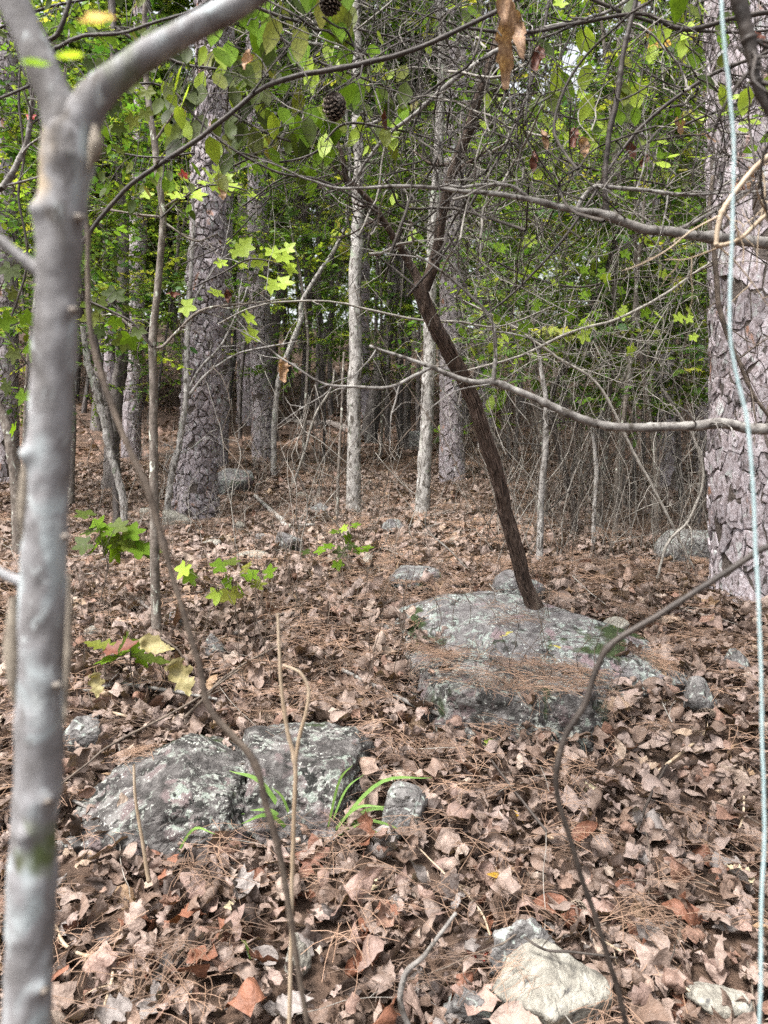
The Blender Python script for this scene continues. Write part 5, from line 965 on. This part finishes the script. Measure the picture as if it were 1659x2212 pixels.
ST = [('long thin stick running right along the foot of the big boulder', [(740, 1470, 9), (880, 1540, 10), (960, 1572, 10), (1040, 1592, 10), (1120, 1600, 9), (1200, 1612, 9), (1330, 1614, 7)], 'twig_grey', .05), ('grey stick bent behind the low grey boulder', [(148, 1520, 6), (200, 1525, 7), (250, 1512, 10), (330, 1520, 9), (400, 1532, 8), (470, 1545, 6)], 'twig_grey', .07),
 ('straight pale stick under the bent grey stick', [(148, 1540, 6), (220, 1556, 7), (300, 1575, 7)], 'stem_dry', .04), ('short pale stick at the right, above the pine cone near the edge', [(1415, 1695, 6), (1470, 1650, 7), (1530, 1600, 7)], 'stem_dry', .04), ('grey forked stick at the front foot of the low grey boulder', [(160, 1760, 8), (240, 1800, 9), (320, 1822, 10), (350, 1824, 10), (420, 1830, 8)], 'twig_grey', .05),
 ('thick grey stick in the hollow below the two boulders', [(370, 1845, 9), (440, 1835, 11), (520, 1822, 12), (600, 1810, 8)], 'twig_grey', .06), ('curved tan stick leaving the blurred trunk at the bottom left', [(112, 2020, 8), (140, 2075, 8), (180, 2100, 8), (230, 2105, 7)], 'stem_dry', .05), ('pale stick pointing down at the bottom left', [(245, 2150, 7), (235, 2190, 7), (220, 2260, 7)], 'stem_dry', .06),
 ('dark thick stick below the pine cone by the cream rock', [(1180, 2020, 14), (1250, 2068, 16), (1310, 2075, 16), (1400, 2040, 14), (1460, 2010, 9)], 'log', .03), ('brown curved root like stick on the right litter', [(1290, 1855, 6), (1370, 1890, 8), (1440, 1950, 10), (1470, 2010, 11), (1465, 2060, 11)], 'vine_brown', .03), ('thin pale stick slanting to the bottom right corner', [(1240, 2020, 5), (1330, 2080, 6), (1440, 2140, 6), (1530, 2210, 6)], 'stem_dry', .04),
 ('thin white twig running over the litter right of centre', [(900, 1860, 3), (960, 1920, 4), (1030, 1990, 5), (1060, 2060, 5)], 'stem_dry', .05), ('dark thin twig lying on the cream pointed rock', [(1130, 2150, 5), (1180, 2180, 6), (1240, 2190, 6), (1330, 2200, 5)], 'vine_dark', .17),
 ('mossy fallen log in the shade left of the central tree', [(610, 912, 10), (680, 920, 12), (740, 930, 18), (800, 938, 20)], 'log', .05), ('thin fallen pole in the shade beyond the right thicket', [(1330, 1000, 7), (1420, 1015, 8), (1540, 1030, 8)], 'log', .05), ('pale fallen stick left of the dark sapling', [(200, 1232, 10), (245, 1215, 10), (285, 1198, 9)], 'twig_grey', .04),
 ('lichen covered fallen stick beside the bright seedling', [(552, 1082, 7), (590, 1120, 10), (620, 1150, 11), (680, 1148, 8)], 'white_bark', .06), ('dark stick crossing the litter above the wilted leaf', [(180, 1300, 6), (280, 1302, 8), (340, 1340, 8), (420, 1345, 6)], 'log', .04), ('grey stick beside the blurred vine in mid litter', [(455, 1405, 7), (520, 1380, 9), (600, 1345, 10), (650, 1340, 6)], 'log', .04),
 ('brown stick across the needles left of the blocky boulder', [(600, 1440, 5), (500, 1500, 6), (400, 1600, 7)], 'vine_brown', .10), ('long bent stem lying toward the left boulders from behind', [(130, 1830, 4), (260, 1720, 5), (400, 1640, 5), (520, 1550, 4)], 'vine_brown', .22), ('thin dark upright twig right of the grass tuft', [(840, 1730, 5), (870, 1790, 6), (900, 1840, 6)], 'vine_dark', .10),
 ('dark bowed twig standing over the litter right of the small grey rock', [(1060, 1690, 5), (1110, 1760, 6), (1180, 1850, 7)], 'vine_dark', .09), ('dark twig standing over the right litter below the boulder end', [(1440, 1700, 5), (1400, 1780, 6), (1375, 1850, 6)], 'vine_dark', .09), ('pale crooked twig upright at the right edge', [(1600, 1700, 5), (1605, 1780, 5), (1590, 1850, 5)], 'stem_dry', .05)]
for k, (lab, rows, m, lift) in enumerate(ST): stick(lab, rows, m, lift=lift, seed=900 + k)

def loose_twigs():
    q = RNG(66); a = Acc(); b = Acc()
    for k in range(420):
        Y = math.sqrt(q.uniform(1.5 ** 2, 9 ** 2)); X = q.uniform(-1, 1) * (.55 * Y + .3); an = q.uniform(0, 6.28); L = q.uniform(.08, .45); t = np.linspace(-.5, .5, 7); P = np.stack([X + math.cos(an) * t * L, Y + math.sin(an) * t * L, 0 * t], -1); P = wobble(P, .03, 6, k)
        P[:, 2] = g(P[:, 0], P[:, 1]) + .05 + q.uniform(0, .05) + t * q.normal() * .08; r0 = q.choice([.0013, .002, .003]); A = a if q.random() < .5 else b; A.add(*tube(P, np.linspace(r0, r0 * .5, 7), 5))
        if q.random() < .5: side_twigs(A, P, np.full(7, r0), 2, .04, .15, r0 * .6, int(q.integers(1e9)), 1, 4, 0)
    tag(link('fallen_twigs', a.mesh('fallen_twigs', M['twig_pale'])), 'thin pale twigs scattered through the litter', None, kind='stuff'); tag(link('fallen_twigs', b.mesh('fallen_twigs', M['vine_brown'])), 'thin brown twigs scattered through the litter', None, kind='stuff')
loose_twigs()
# ------------------------------------------------------------------ grass tufts
def grass(label, base, blades, seed):
    q = RNG(seed); b = G(*base); root = thing('grass_tuft', label, 'grass', b)
    for (dx, dy, w) in blades:
        e = W(base[0] + dx, base[1] - dy, b[1] + q.normal() * .06); mid = (b + e) / 2 + np.array([0, 0, np.linalg.norm(e - b) * .22]); P = spline(np.array([b, mid, e]), 12) - b; wd = px(w, b[1]) / 2 * 1.15 * np.sin(np.linspace(.5, 3.1, 12))
        T = np.gradient(P, axis=0); s = np.cross(T, np.array([0, -1, .6])); s /= np.linalg.norm(s, axis=1)[:, None]; V = np.stack([P - s * wd[:, None], P + np.array([0, -.001, -.2]) * wd[:, None], P + s * wd[:, None]], 1).reshape(-1, 3)
        link('blade', mesh('blade', V, grid_faces(12, 3), M['grass']), root)
grass('tuft of green grass blades right of the blocky dark boulder', (702, 1822), [(230, 142, 7), (190, 60, 7), (150, 35, 8), (60, 170, 5), (85, 150, 4), (170, -20, 7), (130, 80, 6), (110, -60, 8), (20, -95, 10), (-10, 60, 5), (60, 40, 6), (90, 20, 5), (140, 10, 6), (200, 10, 5)], 1)
grass('few broad grass blades over the gap between the two boulders', (640, 1810), [(-145, 145, 9), (-100, 60, 8), (-55, 110, 5), (-120, 30, 8), (-70, 90, 6)], 2)
grass('lone arching grass blade in front of the low grey boulder', (375, 1862), [(160, 105, 9), (90, 60, 5)], 3)
grass('stray thin green blades in the near litter', (545, 2090), [(-25, 60, 5), (40, -30, 4)], 4)

# ------------------------------------------------------------------ litter: leaves, needles
def build_litter():
    q = RNG(11); near_meshes = []; cols = ['tan', 'brown', 'pink', 'grey', 'tan', 'pink', 'russet', 'dark']
    mix_meshes = [leaf_mesh(k, M['dead_mix'], s, c * .8, r, w) for k, s, c, r, w in [(a, b, c * 1.4, d * 1.35, e * 1.9) for a, b, c, d, e in DEAD_SHAPES]]
    far_meshes = [leaf_mesh(k, M['dead_far'], s, c * .8, r, w) for k, s, c, r, w in DEAD_SHAPES[::3]]
    C_L = src_coll('litter_leaf', mix_meshes); C_F = src_coll('litter_far', far_meshes)
    def sample(n, y0, y1, mx):
        Y = np.sqrt(q.uniform(y0 ** 2, y1 ** 2, n)); X = q.uniform(-1, 1, n) * (.56 * Y + mx); return X, Y
    def pts(n, y0, y1, mx, s0, s1, coll, nm, lab, lift, tilt, nk, keep=0):
        X, Y = sample(n, y0, y1, mx); m = ~on_rock(X, Y) & ~tree_spot(X, Y, SPOTS) | (q.random(n) < .035); m[:0] = True; X, Y = X[m], Y[m]; k = len(X)
        Z = g(X, Y) + q.random(k) ** 1.5 * lift + .004; rot = np.stack([q.normal(size=k) * tilt, q.normal(size=k) * tilt, q.uniform(0, 6.28, k)], -1)
        flip = q.random(k) < .45; rot[flip, 0] += math.pi; Z[flip] += .012; S = s0 + (s1 - s0) * q.random(k) ** 1.5; I = q.integers(0, nk, k)
        near_i = np.argsort(-(S / Y) * ((np.abs(X) < .5 * Y) & (Y > 1.9)))[:keep]; mask = np.ones(k, bool); mask[near_i] = False
        tag(scatter(nm, coll, np.stack([X, Y, Z], -1)[mask], rot[mask], S[mask], I[mask]), lab, None, kind='stuff'); return [(X[i], Y[i], Z[i], rot[i], S[i], int(I[i])) for i in near_i]
    top = pts(17500, 1.35, 5.2, .7, .032, .15, C_L, 'leaf_litter', 'dry leaves covering the near ground', .065, .62, len(mix_meshes), 296)
    pts(28000, 5.2, 12, 1.0, .055, .15, C_L, 'leaf_litter', 'dry leaves covering the clearing', .05, .4, len(mix_meshes))
    pts(16000, 12, 36, 2.5, .12, .24, C_F, 'leaf_litter', 'dry leaves and needles covering the far slope', .06, .35, len(far_meshes))
    # the nearest leaves one by one
    LMk = {}; cls = {}
    shp = {'ragged': 'jagged', 'ovate': 'oval', 'oak': 'lobed oak', 'star': 'star shaped', 'round': 'rounded', 'star3': 'three pointed', 'slim': 'narrow'}
    cw = {'tan': 'tan', 'brown': 'brown', 'pink': 'pinkish', 'grey': 'grey brown', 'russet': 'russet', 'dark': 'dark brown'}
    for X, Y, Z, rot, S, I in top:
        c = cols[int(q.choice(8, p=[.2, .16, .10, .14, .12, .08, .10, .10]))]; k, s, cu, ro, cr = DEAD_SHAPES[I]
        if (I, c) not in LMk: LMk[(I, c)] = leaf_mesh(k, M['dead_' + c], s, cu * 1.2, ro * 1.25, cr * 1.7)
        o = link('dead_leaf', LMk[(I, c)], None, (X, Y, Z + .006)); o.rotation_euler = tuple(rot); o.scale = (S,) * 3
        band = 'at the very front' if Y < 2.2 else 'just beyond the front band' if Y < 2.5 else 'level with the low boulders' if Y < 3.1 else 'past the low boulders'; cls.setdefault((c, k, band), []).append((X / Y, o))
    for (c, k, band), L in cls.items():
        L.sort(key=lambda t: t[0])
        for n_, (_, o) in enumerate(L): tag(o, f'{"only" if len(L) == 1 else ord_(n_ + 1)} {cw[c]} {shp[k]} dead leaf {"" if len(L) == 1 else "from the left "}{band}', 'leaf', 'dry leaves of the near litter')
    # needles
    def needle_clump(seed):
        r = RNG(seed); a = Acc()
        for _ in range(13):
            an = r.uniform(0, 6.28); L = r.uniform(.11, .2); c = np.array([*r.normal(size=2) * .05, r.uniform(0, .02)]); d = np.array([math.cos(an), math.sin(an), r.normal() * .12]); sd = np.array([-math.sin(an), math.cos(an), 0]); bow = r.normal() * .02; t = np.linspace(-.5, .5, 5)
            P = c + d * (t * L)[:, None] + sd * (bow * (1 - 4 * t * t))[:, None] + np.array([0, 0, 1]) * (.012 * (1 - 4 * t * t))[:, None]; w = .0009
            V = np.stack([P - sd * w, P + np.array([0, 0, w * 1.3]), P + sd * w], 1).reshape(-1, 3); a.add(V, grid_faces(5, 3), [], r.random())
        return a.mesh('needles', M['needle'])
    C_N = src_coll('needle_clump', [needle_clump(k) for k in range(6)])
    def nd(n, y0, y1, mx, s0, s1, lift, nm, lab, dens=True):
        X, Y = sample(n, y0, y1, mx); f = fbm(np.stack([X * .9, Y * .9, 0 * X], -1), 2, 14); m = ((f > -.1) | (q.random(n) < .45)) & ~on_rock(X, Y) & ~tree_spot(X, Y, SPOTS); X, Y = X[m], Y[m]; k = len(X); Z = g(X, Y) + .02 + q.random(k) * lift
        tag(scatter(nm, C_N, np.stack([X, Y, Z], -1), np.stack([q.normal(size=k) * .16, q.normal(size=k) * .16, q.uniform(0, 6.28, k)], -1), q.uniform(s0, s1, k), q.integers(0, 6, k)), lab, None, kind='stuff')
    nd(1350, 1.4, 5.5, .7, .8, 1.15, .085, 'pine_needles', 'fallen pine needles on the near ground'); nd(2500, 5.5, 16, 1.2, 1.1, 1.6, .05, 'pine_needles', 'fallen pine needles up the slope')
    # needles and a few leaves caught on the boulders: dropped on them by ray
    dg = bpy.context.evaluated_depsgraph_get(); P, Ro, S, I = [], [], [], []; PL, RL, SL, IL = [], [], [], []
    from mathutils.bvhtree import BVHTree
    for o in [x for x in SC.objects if x.type == 'MESH' and x.data.name.startswith('rock')][:6]:
        bpy.context.view_layer.update(); mw = o.matrix_world; bv = BVHTree.FromPolygons([mw @ v.co for v in o.data.vertices], [p.vertices[:] for p in o.data.polygons]); bb = [mw @ Vector(c) for c in o.bound_box]; x0, x1 = min(b.x for b in bb), max(b.x for b in bb); y0, y1 = min(b.y for b in bb), max(b.y for b in bb)
        n = int((x1 - x0) * (y1 - y0) * 230)
        for _ in range(n):
            x, y = q.uniform(x0, x1), q.uniform(y0, y1); h = bv.ray_cast(Vector((x, y, 3)), Vector((0, 0, -1)))
            if h[0] is None or h[1].z < .62 or h[0].z < gz(x, y): continue
            ledge = o.name.startswith('lower')
            if not ledge and fbm(np.array([[x * 3, y * 3, 0]]), 2, 31)[0] < .34: continue
            e = frame_euler(Vector((math.cos(q.uniform(0, 6.28)), math.sin(q.uniform(0, 6.28)), 0)) - 0 * h[1], h[1])
            if q.random() < (.85 if ledge else .8): P.append(h[0] + h[1] * .006); Ro.append(e[:]); S.append(q.uniform(.6, .9)); I.append(int(q.integers(0, 6)))
            else: PL.append(h[0] + h[1] * .01); RL.append(e[:]); SL.append(q.uniform(.05, .09)); IL.append(int(q.integers(0, 16)))
    tag(scatter('pine_needles', C_N, [p[:] for p in P], Ro, S, I), 'pine needles drifted on the boulders', None, kind='stuff'); tag(scatter('leaf_litter', C_L, [p[:] for p in PL], RL, SL, IL), 'dry leaves lying on the boulders', None, kind='stuff')
build_litter()
for x, y, w, k, m, lab in ((1030, 2092, 46, 'star', 'leaf_red', 'small bright red leaf beside the rough grey rock'), (1072, 1918, 44, 'slim', 'leaf_yellow', 'yellow leaf with brown spots in the litter above the cone'), (1232, 2008, 44, 'oak', 'cream', 'cream yellow lobed leaf near the pine cone'), (1600, 1915, 66, 'oak', 'cream', 'pale cream oak leaf at the right edge by the blue line'), (800, 1935, 56, 'oak', 'cream', 'pale olive oak leaf right of the dry stalk'), (1268, 1725, 38, 'oak', 'cream', 'pale green lobed leaf under the dark curved vine'),
    (1120, 1790, 40, 'slim', 'leaf_yellow', 'narrow orange yellow leaf in the middle litter'), (668, 1885, 90, 'star', 'dead_russet', 'large russet star leaf at the foot of the grass tuft'), (790, 2030, 56, 'round', 'dead_russet', 'rounded russet leaf right of the dry stalk foot'), (838, 2000, 60, 'ragged', 'dead_russet', 'reddish leaf beyond the rounded russet leaf'), (1190, 1985, 80, 'ovate', 'dead_russet', 'long russet oval leaf above the rough rock'), (410, 1895, 46, 'ragged', 'leaf_curled', 'gold brown curled leaf in the dark hollow below the boulders'),
    (420, 1925, 34, 'round', 'leaf_rust', 'dark maroon leaf under the gold brown curled leaf'), (1610, 2030, 50, 'star3', 'dead_pink', 'mauve three pointed leaf near the right edge'), (500, 1985, 34, 'ragged', 'cream', 'small white torn leaf left of the dry stalk'), (1060, 1630, 30, 'star', 'leaf_lime', 'small yellow green leaf beneath the big boulder front'), (1000, 1328, 26, 'slim', 'leaf_rust', 'dark red leaf standing on the crest of the big boulder')):
    p = G(x, y); p[2] += .035; qq = RNG(int(x)); a = qq.uniform(0, 6.28); s = px(w, p[1]) * 1.1
    tag(leaf_part(k, m, p - np.array([math.cos(a), math.sin(a), 0]) * s * .5, (math.cos(a), math.sin(a), .12), (0, -.75, .8), s, seed=int(x) % 39, curl=.6, roll=.8, crump=.12, name='fallen_leaf'), lab, 'leaf', 'coloured fallen leaves')
print('objects', len(SC.objects))
